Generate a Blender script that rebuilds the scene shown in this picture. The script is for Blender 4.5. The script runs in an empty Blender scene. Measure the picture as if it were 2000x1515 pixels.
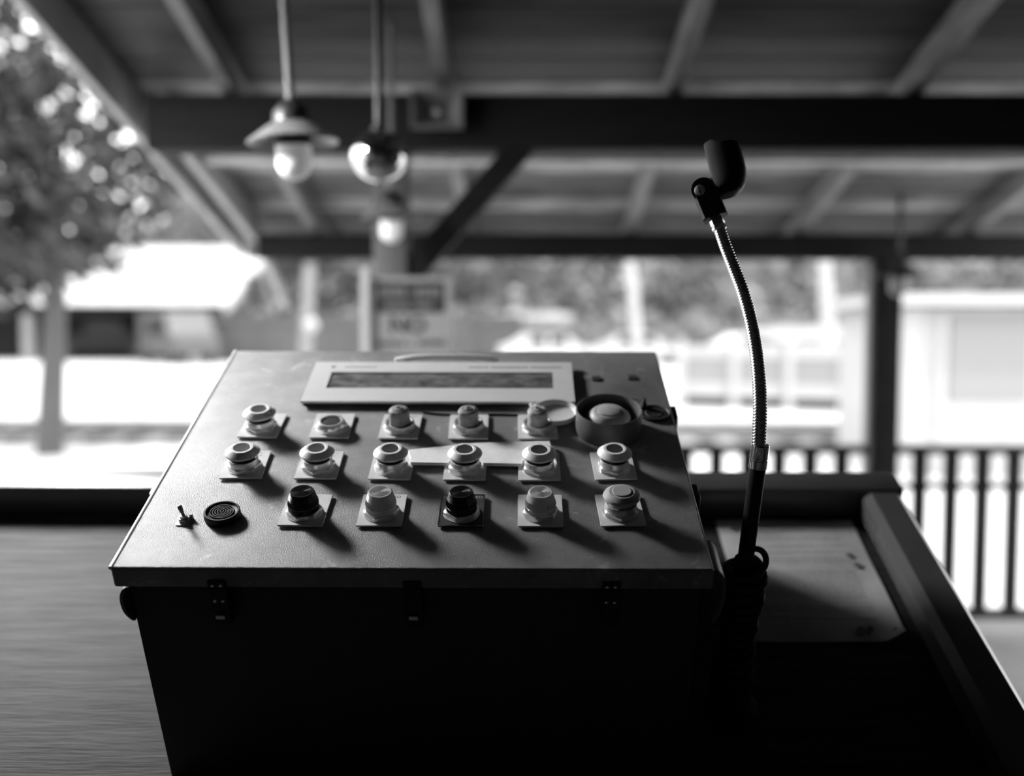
import bpy, bmesh, math, random
from mathutils import Vector, Matrix
random.seed(7)
R = math.radians
S = bpy.context.scene
COL = S.collection

# ------------------------------------------------------------------ camera, sky, sun, exposure
cd = bpy.data.cameras.new('camera'); cam = bpy.data.objects.new('camera', cd); COL.objects.link(cam)
cam.matrix_world = Matrix(((0.9999528, -0.0023094, 0.0094374, 0.0920),
                           (0.0095572, 0.0589721, -0.9982138, -0.8420),
                           (0.0017487, 0.9982570, 0.0589914, 1.3519), (0, 0, 0, 1)))
cd.sensor_width = 44.0; cd.lens = 43.76; cd.clip_start = 0.02; cd.clip_end = 600
cd.dof.use_dof = True; cd.dof.focus_distance = 0.925; cd.dof.aperture_fstop = 2.7
S.camera = cam
w = bpy.data.worlds.new('world'); S.world = w; w.use_nodes = True
wn = w.node_tree.nodes; wl = w.node_tree.links
bg = wn['Background']
tcw = wn.new('ShaderNodeTexCoord'); nzw = wn.new('ShaderNodeTexNoise'); rmw = wn.new('ShaderNodeValToRGB')
nzw.inputs['Scale'].default_value = 2.5; nzw.inputs['Detail'].default_value = 4
rmw.color_ramp.elements[0].position = 0.3; rmw.color_ramp.elements[0].color = (0.82, 0.82, 0.82, 1)
rmw.color_ramp.elements[1].position = 0.7; rmw.color_ramp.elements[1].color = (1, 1, 1, 1)
wl.new(tcw.outputs['Generated'], nzw.inputs['Vector']); wl.new(nzw.outputs['Fac'], rmw.inputs['Fac'])
wl.new(rmw.outputs['Color'], bg.inputs['Color']); bg.inputs['Strength'].default_value = 2.0
sd = bpy.data.lights.new('sun', 'SUN'); sd.energy = 1.4; sd.angle = R(2.0)
sun = bpy.data.objects.new('sun', sd); COL.objects.link(sun)
sun.rotation_euler = Vector((0.36, -0.30, 0.88)).to_track_quat('Z', 'Y').to_euler()
S.view_settings.view_transform = 'Standard'; S.view_settings.look = 'None'
S.view_settings.gamma = 1.0; S.view_settings.use_curve_mapping = False
S.view_settings.exposure = 1.3
S.cycles.use_denoising = True

# ------------------------------------------------------------------ materials
def mat(name, v, rough=0.5, metal=0.0, mottle=0.0, mscale=6.0, bump=0.0, bscale=300.0, grain=None, trans=0.0, emit=0.0,
        spec=0.5, scratch=0.0, stretch=None, coat=0.0, bdist=0.001):
    m = bpy.data.materials.new(name); m.use_nodes = True
    nt = m.node_tree; N = nt.nodes; L = nt.links; b = N['Principled BSDF']
    b.inputs['Base Color'].default_value = (v, v, v, 1); b.inputs['Roughness'].default_value = rough
    b.inputs['Metallic'].default_value = metal; b.inputs['Specular IOR Level'].default_value = spec
    b.inputs['Transmission Weight'].default_value = trans; b.inputs['Coat Weight'].default_value = coat
    if emit:
        b.inputs['Emission Color'].default_value = (1, 1, 1, 1); b.inputs['Emission Strength'].default_value = emit
    tc = N.new('ShaderNodeTexCoord'); mp = N.new('ShaderNodeMapping'); L.new(tc.outputs['Object'], mp.inputs['Vector'])
    if stretch: mp.inputs['Scale'].default_value = stretch
    col = None
    if mottle:
        n = N.new('ShaderNodeTexNoise'); n.inputs['Scale'].default_value = mscale; n.inputs['Detail'].default_value = 6
        n.inputs['Roughness'].default_value = 0.62
        L.new(mp.outputs['Vector'], n.inputs['Vector'])
        r = N.new('ShaderNodeValToRGB')
        r.color_ramp.elements[0].position = 0.28; r.color_ramp.elements[1].position = 0.74
        lo, hi = v * (1 - mottle), min(1, v * (1 + mottle))
        r.color_ramp.elements[0].color = (lo, lo, lo, 1); r.color_ramp.elements[1].color = (hi, hi, hi, 1)
        L.new(n.outputs['Fac'], r.inputs['Fac']); col = r.outputs['Color']
    if scratch:
        n = N.new('ShaderNodeTexNoise'); n.inputs['Scale'].default_value = 34; n.inputs['Detail'].default_value = 9
        n.inputs['Roughness'].default_value = 0.72; n.inputs['Distortion'].default_value = 0.6
        L.new(mp.outputs['Vector'], n.inputs['Vector'])
        r = N.new('ShaderNodeValToRGB')
        r.color_ramp.elements[0].position = 0.585; r.color_ramp.elements[1].position = 0.69
        r.color_ramp.elements[0].color = (0, 0, 0, 1); r.color_ramp.elements[1].color = (scratch,) * 3 + (1,)
        L.new(n.outputs['Fac'], r.inputs['Fac'])
        mx = N.new('ShaderNodeMixRGB'); mx.blend_type = 'MIX'
        L.new(r.outputs['Color'], mx.inputs['Fac'])
        if col: L.new(col, mx.inputs['Color1'])
        else: mx.inputs['Color1'].default_value = (v, v, v, 1)
        hv = min(1, v * 2.1); mx.inputs['Color2'].default_value = (hv, hv, hv, 1); col = mx.outputs['Color']
    if col: L.new(col, b.inputs['Base Color'])
    if bump:
        n = N.new('ShaderNodeTexNoise'); n.inputs['Scale'].default_value = bscale; n.inputs['Detail'].default_value = 3
        L.new(mp.outputs['Vector'], n.inputs['Vector'])
        bp = N.new('ShaderNodeBump'); bp.inputs['Strength'].default_value = bump; bp.inputs['Distance'].default_value = bdist
        L.new(n.outputs['Fac'], bp.inputs['Height']); L.new(bp.outputs['Normal'], b.inputs['Normal'])
    return m

M = {}
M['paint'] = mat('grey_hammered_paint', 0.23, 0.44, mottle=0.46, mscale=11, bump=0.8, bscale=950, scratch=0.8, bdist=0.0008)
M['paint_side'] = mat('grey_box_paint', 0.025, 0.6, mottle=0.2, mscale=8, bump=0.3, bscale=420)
M['plate'] = mat('engraved_aluminium', 0.720, 0.4, metal=0.1, mottle=0.10, mscale=60)
M['plate_dark'] = mat('dark_legend', 0.045, 0.4, mottle=0.5, mscale=60)
M['nut'] = mat('nickel', 0.75, 0.32, metal=0.55, mottle=0.18, mscale=90)
M['nut_dull'] = mat('dull_zinc', 0.50, 0.42, metal=0.6, mottle=0.2, mscale=110)
M['cap'] = mat('pale_cap_plastic', 0.840, 0.4, mottle=0.10, mscale=140, scratch=0.25)
M['insert'] = mat('dark_insert', 0.035, 0.6, spec=0.12, mottle=0.5, mscale=260, bump=0.3, bscale=900)
M['cap_grey'] = mat('grey_cap_plastic', 0.40, 0.45, mottle=0.06, mscale=80)
M['black'] = mat('black_plastic', 0.010, 0.45, spec=0.3)
M['rubber'] = mat('black_rubber', 0.010, 0.6)
M['lens_dark'] = mat('dark_lens', 0.02, 0.26)
M['lens_clear'] = mat('clear_lens', 0.62, 0.10, trans=0.3)
M['key'] = mat('worn_knob', 0.26, 0.5, metal=0.0, mottle=0.35, mscale=120, scratch=0.4)
M['key_pale'] = mat('worn_pale_knob', 0.42, 0.5, metal=0.0, mottle=0.4, mscale=120, scratch=0.5)
M['bright'] = mat('bright_steel', 0.8, 0.2, metal=1.0)
M['chrome'] = mat('chrome', 0.82, 0.16, metal=1.0)
M['ink'] = mat('black_ink', 0.02, 0.7)
M['ink_grey'] = mat('faded_ink', 0.22, 0.7)
M['ink_pale'] = mat('pale_ink', 0.35, 0.7)
M['display'] = mat('display_bezel', 0.620, 0.5, mottle=0.05, mscale=30)
M['lcd'] = mat('weathered_window', 0.14, 0.35, mottle=0.85, mscale=75, stretch=(0.8, 1.4, 1))
M['card'] = mat('cardboard', 0.85, 0.85, mottle=0.12, mscale=60, bump=0.5, bscale=350)
M['white_plastic'] = mat('white_plastic', 0.900, 0.35)
M['guard'] = mat('dark_grey_guard', 0.11, 0.48, mottle=0.15, mscale=60, bump=0.15, bscale=700)
M['wood_desk'] = mat('desk_wood', 0.030, 0.7, spec=0.2, mottle=0.8, mscale=6, bump=0.6, bscale=24, stretch=(1.2, 16, 16), bdist=0.0015)
M['rail_paint'] = mat('dark_painted_rail', 0.085, 0.33, mottle=0.2, mscale=10)
M['rail_gloss'] = mat('glossy_painted_rail', 0.075, 0.22, mottle=0.15, mscale=10)
M['fence_board'] = mat('fence_board', 0.055, 0.8, mottle=0.4, mscale=2)
M['post_paint'] = mat('grey_post_paint', 0.085, 0.6, mottle=0.2, mscale=6)
M['paper'] = None
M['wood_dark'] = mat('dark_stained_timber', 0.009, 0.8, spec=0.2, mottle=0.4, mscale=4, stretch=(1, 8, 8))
M['wood_roof'] = mat('weathered_roof_board', 0.08, 0.6, mottle=0.75, mscale=4, stretch=(0.8, 6, 6), bump=0.4, bscale=20)
M['wood_pale'] = mat('pale_batten', 0.600, 0.6, mottle=0.3, mscale=5)
M['rafter'] = mat('pale_rafter', 0.200, 0.6, mottle=0.4, mscale=4, stretch=(6, 1, 6))
M['barge'] = mat('pale_barge_paint', 0.340, 0.5, mottle=0.2, mscale=6)
M['lamp_shade'] = mat('enamel_shade', 0.170, 0.35, mottle=0.2, mscale=9)
M['lamp_dark'] = mat('dark_lamp_cap', 0.02, 0.4)
M['globe'] = mat('milk_glass', 0.80, 0.6, emit=0.06, spec=0.2)
M['mirror'] = mat('mirror_ball', 0.6, 0.07, metal=1.0)
M['white_paint'] = mat('white_paint', 0.320, 0.55, mottle=0.06, mscale=3)
M['sign'] = mat('sign_face', 0.270, 0.5, mottle=0.06, mscale=8)
M['sign_dark'] = mat('sign_header', 0.02, 0.5)
M['ground'] = mat('pale_gravel', 0.420, 0.9, mottle=0.10, mscale=0.5)
M['gravel_strip'] = mat('track_ballast', 0.200, 0.9, mottle=0.35, mscale=3)
M['steel_rail'] = mat('track_steel', 0.2, 0.4, metal=0.6)
M['floor'] = mat('floor_boards', 0.06, 0.6, mottle=0.4, mscale=5)
M['wall'] = mat('dark_booth_wall', 0.03, 0.7, mottle=0.3, mscale=4)
M['leaf'] = mat('leaf', 0.150, 0.6, mottle=0.4, mscale=0.9)
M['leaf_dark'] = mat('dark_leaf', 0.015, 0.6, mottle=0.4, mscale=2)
M['leaf_pale'] = mat('pale_leaf', 0.300, 0.6, mottle=0.35, mscale=0.6)
M['bark'] = mat('bark', 0.07, 0.9)
M['hill'] = mat('wooded_hillside', 0.160, 0.95, mottle=0.7, mscale=0.14)
M['roof_white'] = mat('pale_metal_roof', 0.340, 0.5)
M['shed_dark'] = mat('shed_interior', 0.006, 0.8)
M['car_dark'] = mat('dark_car_paint', 0.006, 0.6, spec=0.2)
M['car_pale'] = mat('pale_van_paint', 0.070, 0.35)
M['car_white'] = mat('white_car_paint', 0.380, 0.3)
M['glass_dark'] = mat('dark_glazing', 0.01, 0.3, spec=0.15)
M['tyre'] = mat('tyre', 0.015, 0.8)
M['post_grey'] = mat('grey_post', 0.160, 0.7)

def paper_material():
    m = mat('printed_sheet', 0.780, 0.35, mottle=0.25, mscale=9)
    nt = m.node_tree; N = nt.nodes; L = nt.links; b = N['Principled BSDF']
    src = b.inputs['Base Color'].links[0].from_socket
    tc = N.new('ShaderNodeTexCoord'); sp = N.new('ShaderNodeSeparateXYZ'); L.new(tc.outputs['Object'], sp.inputs[0])
    def mth(op, a, bb):
        n = N.new('ShaderNodeMath'); n.operation = op
        for i, q in enumerate((a, bb)):
            if isinstance(q, (int, float)): n.inputs[i].default_value = q
            else: L.new(q, n.inputs[i])
        return n.outputs[0]
    row = mth('MULTIPLY', sp.outputs['Y'], 150.0)
    line = mth('LESS_THAN', mth('FRACT', row, 0), 0.42)
    rowid = N.new('ShaderNodeMath'); rowid.operation = 'FLOOR'; L.new(row, rowid.inputs[0])
    wn_ = N.new('ShaderNodeTexWhiteNoise'); wn_.noise_dimensions = '1D'; L.new(rowid.outputs[0], wn_.inputs['W'])
    on = mth('LESS_THAN', wn_.outputs['Value'], 0.62)
    cx = N.new('ShaderNodeCombineXYZ')
    L.new(mth('MULTIPLY', sp.outputs['X'], 420.0), cx.inputs[0]); L.new(rowid.outputs[0], cx.inputs[1])
    nz = N.new('ShaderNodeTexNoise'); nz.inputs['Scale'].default_value = 1.0; L.new(cx.outputs[0], nz.inputs['Vector'])
    ch = mth('GREATER_THAN', nz.outputs['Fac'], 0.46)
    inx = mth('MULTIPLY', mth('GREATER_THAN', sp.outputs['X'], -0.062), mth('LESS_THAN', sp.outputs['X'], 0.066))
    iny = mth('MULTIPLY', mth('GREATER_THAN', sp.outputs['Y'], -0.085), mth('LESS_THAN', sp.outputs['Y'], 0.095))
    k = mth('MULTIPLY', mth('MULTIPLY', line, on), mth('MULTIPLY', ch, mth('MULTIPLY', inx, iny)))
    mx = N.new('ShaderNodeMixRGB'); L.new(mth('MULTIPLY', k, 0.45), mx.inputs['Fac']); L.new(src, mx.inputs['Color1'])
    mx.inputs['Color2'].default_value = (0.06, 0.06, 0.06, 1); L.new(mx.outputs[0], b.inputs['Base Color'])
    return m
M['paper'] = paper_material()

# ------------------------------------------------------------------ mesh helpers
def mesh_obj(name, me, m, parent=None, loc=None, smooth=True):
    o = bpy.data.objects.new(name, me)
    if m is not None and not me.materials: me.materials.append(m)
    COL.objects.link(o)
    if parent is not None: o.parent = parent
    if loc is not None: o.location = loc
    return o

def finish(bm, angle=35):
    bmesh.ops.recalc_face_normals(bm, faces=bm.faces)
    me = bpy.data.meshes.new('mesh'); bm.to_mesh(me); bm.free()
    me.polygons.foreach_set('use_smooth', [True] * len(me.polygons))
    try: me.set_sharp_from_angle(angle=R(angle))
    except Exception: pass
    return me

def add_box(bm, a, b, bev=0.0, seg=2, mtx=None):
    t = bmesh.new()
    bmesh.ops.create_cube(t, size=1.0)
    for v in t.verts:
        v.co = Vector([(a[i] + b[i]) / 2 + v.co[i] * (b[i] - a[i]) for i in range(3)])
    if bev: bmesh.ops.bevel(t, geom=t.edges[:], offset=bev, segments=seg, affect='EDGES', profile=0.5)
    if mtx is not None: bmesh.ops.transform(t, matrix=mtx, verts=t.verts)
    merge(bm, t)

def merge(bm, t):
    me = bpy.data.meshes.new('tmp'); t.to_mesh(me); t.free(); bm.from_mesh(me); bpy.data.meshes.remove(me)

def add_lathe(bm, prof, n=32, c=(0, 0, 0), rib=None, mtx=None):
    """prof: list of (r, z) from bottom to top; rib(i_profile, k) scales a radius."""
    t = bmesh.new(); rings = []
    for i, (r, z) in enumerate(prof):
        if r < 1e-6: rings.append([t.verts.new((0, 0, z))]); continue
        rings.append([t.verts.new(((r * (rib(i, k) if rib else 1)) * math.cos(2 * math.pi * k / n),
                                   (r * (rib(i, k) if rib else 1)) * math.sin(2 * math.pi * k / n), z)) for k in range(n)])
    for A, B_ in zip(rings, rings[1:]):
        for k in range(n):
            q = [A[k % len(A)], A[(k + 1) % len(A)], B_[(k + 1) % len(B_)], B_[k % len(B_)]]
            u = []
            for x in q:
                if x not in u: u.append(x)
            if len(u) > 2: t.faces.new(u)
    if len(rings[0]) > 1: t.faces.new(list(reversed(rings[0])))
    if len(rings[-1]) > 1: t.faces.new(rings[-1])
    if mtx is not None: bmesh.ops.transform(t, matrix=mtx, verts=t.verts)
    bmesh.ops.translate(t, vec=c, verts=t.verts)
    merge(bm, t)

def add_prism(bm, pts, z0, z1, mtx=None, bev=0):
    t = bmesh.new()
    lo = [t.verts.new((x, y, z0)) for x, y in pts]; hi = [t.verts.new((x, y, z1)) for x, y in pts]
    t.faces.new(list(reversed(lo))); t.faces.new(hi)
    for k in range(len(pts)):
        j = (k + 1) % len(pts); t.faces.new((lo[k], lo[j], hi[j], hi[k]))
    if bev:
        bmesh.ops.bevel(t, geom=[e for e in t.edges if abs(e.verts[0].co.z - e.verts[1].co.z) < 1e-7 and e.verts[0].co.z > (z0 + z1) / 2], offset=bev, segments=2, affect='EDGES')
    if mtx is not None: bmesh.ops.transform(t, matrix=mtx, verts=t.verts)
    merge(bm, t)

def add_tube(bm, pts, r, n=12, closed=False):
    """r: a number or a list, one radius per point"""
    t = bmesh.new(); P = [Vector(p) for p in pts]; rings = []; nrm = None
    for i, p in enumerate(P):
        if closed: d = P[(i + 1) % len(P)] - P[i - 1]
        else: d = P[min(i + 1, len(P) - 1)] - P[max(i - 1, 0)]
        d.normalize()
        if nrm is None: nrm = d.orthogonal().normalized()
        nrm = (nrm - d * nrm.dot(d)).normalized(); bi = d.cross(nrm)
        rr = r[i] if isinstance(r, (list, tuple)) else r
        rings.append([t.verts.new(p + (nrm * math.cos(2 * math.pi * k / n) + bi * math.sin(2 * math.pi * k / n)) * rr) for k in range(n)])
    pairs = list(zip(rings, rings[1:])) + ([(rings[-1], rings[0])] if closed else [])
    for A, B_ in pairs:
        for k in range(n): t.faces.new((A[k], A[(k + 1) % n], B_[(k + 1) % n], B_[k]))
    if not closed:
        t.faces.new(list(reversed(rings[0]))); t.faces.new(rings[-1])
    merge(bm, t)

def rrect(x0, y0, x1, y1, r, n=4):
    pts = []
    for cx, cy, a0 in ((x1 - r, y1 - r, 0), (x0 + r, y1 - r, 90), (x0 + r, y0 + r, 180), (x1 - r, y0 + r, 270)):
        for k in range(n + 1):
            a = R(a0 + 90 * k / n); pts.append((cx + r * math.cos(a), cy + r * math.sin(a)))
    return pts

def catmull(P, n):
    P = [Vector(p) for p in P]; out = []
    for i in range(len(P) - 1):
        a = P[max(i - 1, 0)]; b = P[i]; c = P[i + 1]; d = P[min(i + 2, len(P) - 1)]
        for k in range(n):
            t = k / n
            out.append(0.5 * ((2 * b) + (c - a) * t + (2 * a - 5 * b + 4 * c - d) * t * t + (3 * b - a - 3 * c + d) * t ** 3))
    out.append(P[-1]); return out
def new(): return bmesh.new()
def part(name, bm, m, parent, loc=None, angle=35):
    return mesh_obj(name, finish(bm, angle), M[m] if isinstance(m, str) else m, parent, loc)
def boxpart(name, a, b, m, parent, bev=0.0, seg=2):
    bm = new(); add_box(bm, a, b, bev, seg); return part(name, bm, m, parent)
def beam_between(bm, a, b, w, h, up=(0, 0, 1)):
    a, b = Vector(a), Vector(b); d = (b - a); L = d.length; d.normalize()
    s = d.cross(Vector(up)).normalized(); u = s.cross(d)
    mt = Matrix(((d.x, s.x, u.x, a.x), (d.y, s.y, u.y, a.y), (d.z, s.z, u.z, a.z), (0, 0, 0, 1)))
    add_box(bm, (0, -w / 2, -h / 2), (L, w / 2, h / 2), min(w, h) * 0.06, 1, mt)

def tag(o, label=None, cat=None, group=None, kind=None):
    if label: o['label'] = label
    if cat: o['category'] = cat
    if group: o['group'] = group
    if kind: o['kind'] = kind
    return o
def thing(name, label, cat, mtx=None, group=None, kind=None):
    o = bpy.data.objects.new(name, None); COL.objects.link(o); o.empty_display_size = 0.05
    if mtx is not None: o.matrix_world = mtx
    return tag(o, label, cat, group, kind)
def copy_tree(o, parent=None):
    c = o.copy(); COL.objects.link(c)
    if parent is not None: c.parent = parent
    for ch in list(o.children): copy_tree(ch, c)
    return c
_text_cache = {}
def text_mesh(s, size, depth=0.00004, bold=False):
    k = (s, size, depth)
    if k in _text_cache: return _text_cache[k]
    cu = bpy.data.curves.new('text', 'FONT'); cu.body = s; cu.size = size; cu.align_x = 'CENTER'; cu.align_y = 'CENTER'
    cu.extrude = depth; cu.resolution_u = 2
    if bold: cu.offset = size * 0.035
    o = bpy.data.objects.new('text', cu); COL.objects.link(o)
    bpy.context.view_layer.update()
    me = bpy.data.meshes.new_from_object(o.evaluated_get(bpy.context.evaluated_depsgraph_get()))
    bpy.data.objects.remove(o); bpy.data.curves.remove(cu)
    me.materials.clear(); _text_cache[k] = me
    return me

BETA = R(24.287); ORG = Vector((0, 0, 1.15))
BM = Matrix.Translation(ORG) @ Matrix.Rotation(BETA, 4, 'X')
def D(u, v, z=0.0, rot=0.0): return BM @ Matrix.Translation((u, v, z)) @ Matrix.Rotation(rot, 4, 'Z')
def Dp(u, v, z): return BM @ Vector((u, v, z))

# ------------------------------------------------------------------ the setting
def struct(name, bm, m):
    o = part(name, bm, m, None); o['kind'] = 'structure'; return o
bm = new(); add_box(bm, (-90, -12, -0.55), (90, 150, -0.35)); struct('ground', bm, 'ground')
bm = new(); add_box(bm, (-30, 13.6, -0.349), (30, 16.7, -0.30)); t_ = struct('trim_1', bm, 'gravel_strip')
t_['label'] = 'grey ballast strip across the pale ground'
for y_ in (14.4, 15.85):
    bm = new(); add_box(bm, (-30, y_, -0.30), (30, y_ + 0.07, -0.17), 0.01, 1); part('track_rail', bm, 'steel_rail', t_)
for i in range(52):
    x_ = -14 + i * 0.6
    if i == 0: bm = new(); add_box(bm, (-0.12, 13.9, -0.30), (0.12, 16.4, -0.255)); sl = part('sleeper', bm, 'wood_dark', t_); sl.location.x = x_
    else: c = sl.copy(); COL.objects.link(c); c.location.x = x_
fl = bpy.data.objects.new('floor', None); COL.objects.link(fl); fl['kind'] = 'structure'
for i in range(44):
    y_ = -2.3 + i * 0.145
    if i == 0: bm = new(); add_box(bm, (-1.6, 0, -0.34), (2.7, 0.14, 0.0), 0.004, 1); fp = part('plank', bm, 'floor', fl); fp.location.y = y_
    else: c = fp.copy(); COL.objects.link(c); c.location.y = y_
bm = new(); add_box(bm, (-1.6, -2.42, 0), (2.7, -2.3, 3.5)); struct('wall_back', bm, 'wall')
bm = new(); add_box(bm, (2.6, -2.3, 0), (2.7, 2.2, 3.3)); struct('wall_right', bm, 'wall')
bm = new(); add_box(bm, (-1.36, -2.3, 0), (-1.30, 0.55, 3.1)); add_box(bm, (-1.36, 0.55, 0), (-1.30, 1.25, 0.95)); struct('block_wall_left', bm, 'wall')  # unseen wall added so that light enters only from front left

def roof_z(y): return 1.774 + 0.242 * (3.608 - y)        # underside of the rafters
SL = math.atan(0.242)
ceil = bpy.data.objects.new('ceiling', None); COL.objects.link(ceil); ceil['kind'] = 'structure'
RAFT = [-0.815, -0.15, 0.565, 1.305, 2.05]
for i, x_ in enumerate(RAFT):
    bm = new()
    beam_between(bm, (x_, -2.3, roof_z(-2.3) + 0.045), (x_, 4.05, roof_z(4.05) + 0.045), 0.045, 0.09)
    part('rafter', bm, 'rafter', ceil)
npl = 44
for i in range(npl):                                       # boards lie across the rafters
    y0 = -2.3 + i * 0.145; y1 = y0 + 0.137
    dz_ = random.uniform(0, 0.006)
    me_bm = new()
    z0, z1 = roof_z(y0) + 0.092 + dz_, roof_z(y1) + 0.092 + dz_
    xl = -1.16
    pts = [(xl, y0, z0), (2.6, y0, z0), (2.6, y1, z1), (xl, y1, z1)]
    lo = [me_bm.verts.new(p) for p in pts]; hi = [me_bm.verts.new((p[0], p[1], p[2] + 0.016)) for p in pts]
    me_bm.faces.new(lo); me_bm.faces.new(list(reversed(hi)))
    for k in range(4): me_bm.faces.new((lo[k], lo[(k + 1) % 4], hi[(k + 1) % 4], hi[k]))
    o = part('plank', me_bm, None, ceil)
    v_ = random.choice((0.02, 0.05, 0.12, 0.24, 0.40, 0.50)) if y0 > 2.2 else random.choice((0.02, 0.03, 0.04))  # near boards get a darker colour to hold down light bounced off the ceiling
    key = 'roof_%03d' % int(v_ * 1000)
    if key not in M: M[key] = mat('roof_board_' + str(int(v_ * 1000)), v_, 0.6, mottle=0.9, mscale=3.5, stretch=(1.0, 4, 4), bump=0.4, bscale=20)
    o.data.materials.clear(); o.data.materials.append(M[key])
bm = new()
beam_between(bm, (0.72, -2.3, roof_z(-2.3) + 0.135), (0.72, 4.12, roof_z(4.12) + 0.135), 3.9, 0.03)
part('roofing_sheet', bm, 'shed_dark', ceil)
bm = new(); add_box(bm, (-1.05, 2.84, roof_z(2.86) - 0.012), (2.6, 2.90, roof_z(2.86) + 0.02), 0.003, 1); part('purlin', bm, 'wood_pale', ceil)
bm = new(); beam_between(bm, (-1.085, 2.5, roof_z(2.5) + 0.03), (-1.085, 3.68, roof_z(3.68) + 0.03), 0.035, 0.12); part('barge_board', bm, 'barge', ceil)
bm = new(); beam_between(bm, (-1.19, -2.3, roof_z(-2.3) + 0.045), (-1.19, 3.86, roof_z(3.86) + 0.045), 0.03, 0.16); part('barge_board', bm, 'barge', ceil)
bm = new(); add_box(bm, (-1.19, 3.90, roof_z(4) - 0.005), (2.6, 3.99, roof_z(4) + 0.07), 0.01, 1); part('gutter', bm, 'post_grey', ceil)
bm = new(); add_tube(bm, [(-1.10, 3.93, 1.69), (-1.09, 3.92, 1.66), (-0.99, 3.86, 1.44)], 0.018, 12); part('downpipe', bm, 'barge', ceil)

# heavy timbers that carry the roof
fr = thing('timber_frame', 'dark timber frame of beams, posts and a slanting brace under the plank roof', 'timber frame')
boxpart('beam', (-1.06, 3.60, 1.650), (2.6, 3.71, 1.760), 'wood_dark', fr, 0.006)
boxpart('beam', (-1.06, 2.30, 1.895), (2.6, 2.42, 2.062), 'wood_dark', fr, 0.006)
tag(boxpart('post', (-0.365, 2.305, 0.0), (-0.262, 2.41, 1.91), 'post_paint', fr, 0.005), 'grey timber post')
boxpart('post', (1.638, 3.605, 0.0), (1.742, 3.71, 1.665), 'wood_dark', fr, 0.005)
tag(boxpart('corner_board', (1.612, 3.63, 0.0), (1.637, 3.70, 1.65), 'post_grey', fr, 0.004), 'grey strip along the left side of the dark corner post')  # paler strip added along the left face of the dark post
bm = new(); beam_between(bm, (-0.27, 2.358, 1.505), (0.12, 2.358, 1.945), 0.07, 0.075); part('knee_brace', bm, 'wood_dark', fr)

# ------------------------------------------------------------------ porch railing
ra = thing('porch_railing', 'dark wooden porch railing with square balusters behind the desk', 'railing')
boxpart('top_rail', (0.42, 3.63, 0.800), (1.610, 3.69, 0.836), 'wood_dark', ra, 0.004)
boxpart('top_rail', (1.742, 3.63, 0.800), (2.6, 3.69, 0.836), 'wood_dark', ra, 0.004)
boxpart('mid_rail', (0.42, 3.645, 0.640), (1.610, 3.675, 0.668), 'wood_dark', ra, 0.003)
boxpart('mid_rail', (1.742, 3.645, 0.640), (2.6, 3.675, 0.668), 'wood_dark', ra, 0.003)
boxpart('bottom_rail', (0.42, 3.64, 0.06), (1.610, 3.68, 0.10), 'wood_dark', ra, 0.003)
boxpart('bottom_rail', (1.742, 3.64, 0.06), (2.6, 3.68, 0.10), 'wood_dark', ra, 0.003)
bal = None
xs = [0.957 + 0.1385 * k for k in range(-3, 5)] + [1.857 + 0.1385 * k for k in range(0, 6)]
for x_ in xs:
    if bal is None:
        bal = boxpart('baluster', (-0.031, 3.645, 0.10), (0.031, 3.675, 0.800), 'wood_dark', ra, 0.004, 1); bal.location.x = x_
    else:
        c = bal.copy(); COL.objects.link(c); c.location.x = x_
boxpart('newel', (0.37, 3.62, 0.0), (0.42, 3.70, 0.86), 'wood_dark', ra, 0.004)

# ------------------------------------------------------------------ operator's desk
desk = thing('operator_desk', 'sloping wooden operator desk with raised dark rails around its top', 'desk', Matrix.Translation((0, 0, 0)))
ZD = -0.26
def deskpart(name, a, b, m, bev=0.003, seg=2):
    o = boxpart(name, a, b, m, None, bev, seg); o.parent = desk; o.matrix_basis = BM; return o
deskpart('top', (-0.98, -0.16, ZD - 0.03), (0.60, 0.50, ZD), 'wood_desk')
deskpart('back_rail', (-0.98, 0.452, ZD), (0.60, 0.497, ZD + 0.044), 'rail_paint', 0.004)
deskpart('side_rail', (0.543, -0.16, ZD), (0.595, 0.4515, ZD + 0.045), 'rail_gloss', 0.009, 1)
deskpart('side_rail', (-0.98, -0.16, ZD), (-0.93, 0.4515, ZD + 0.045), 'rail_paint', 0.005)
for sx in (-0.90, 0.50):
    for v_ in (-0.12, 0.42):
        p = Dp(sx, v_, ZD - 0.02)
        boxpart('leg', (sx, p.y, 0.0), (sx + 0.06, p.y + 0.06, p.z - 0.005), 'wood_dark', desk, 0.003)

# ------------------------------------------------------------------ control box
box = thing('control_box', 'grey metal control box with rows of push buttons on its lid', 'control panel', BM)
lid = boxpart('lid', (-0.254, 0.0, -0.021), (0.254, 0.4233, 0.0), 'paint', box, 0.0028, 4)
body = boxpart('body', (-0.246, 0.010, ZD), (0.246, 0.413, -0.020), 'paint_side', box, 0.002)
M['edge'] = mat('pale_rim_strip', 0.80, 0.35, mottle=0.25, mscale=40)
bm = new(); add_tube(bm, [(-0.2534, 0.001, -0.0010), (-0.2534, 0.4225, -0.0010)], 0.0021, 10); tag(part('pale_rim_strip', bm, 'edge', box), 'pale strip along the left rim of the lid')  # pale strip added to draw the bright left rim of the lid

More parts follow.
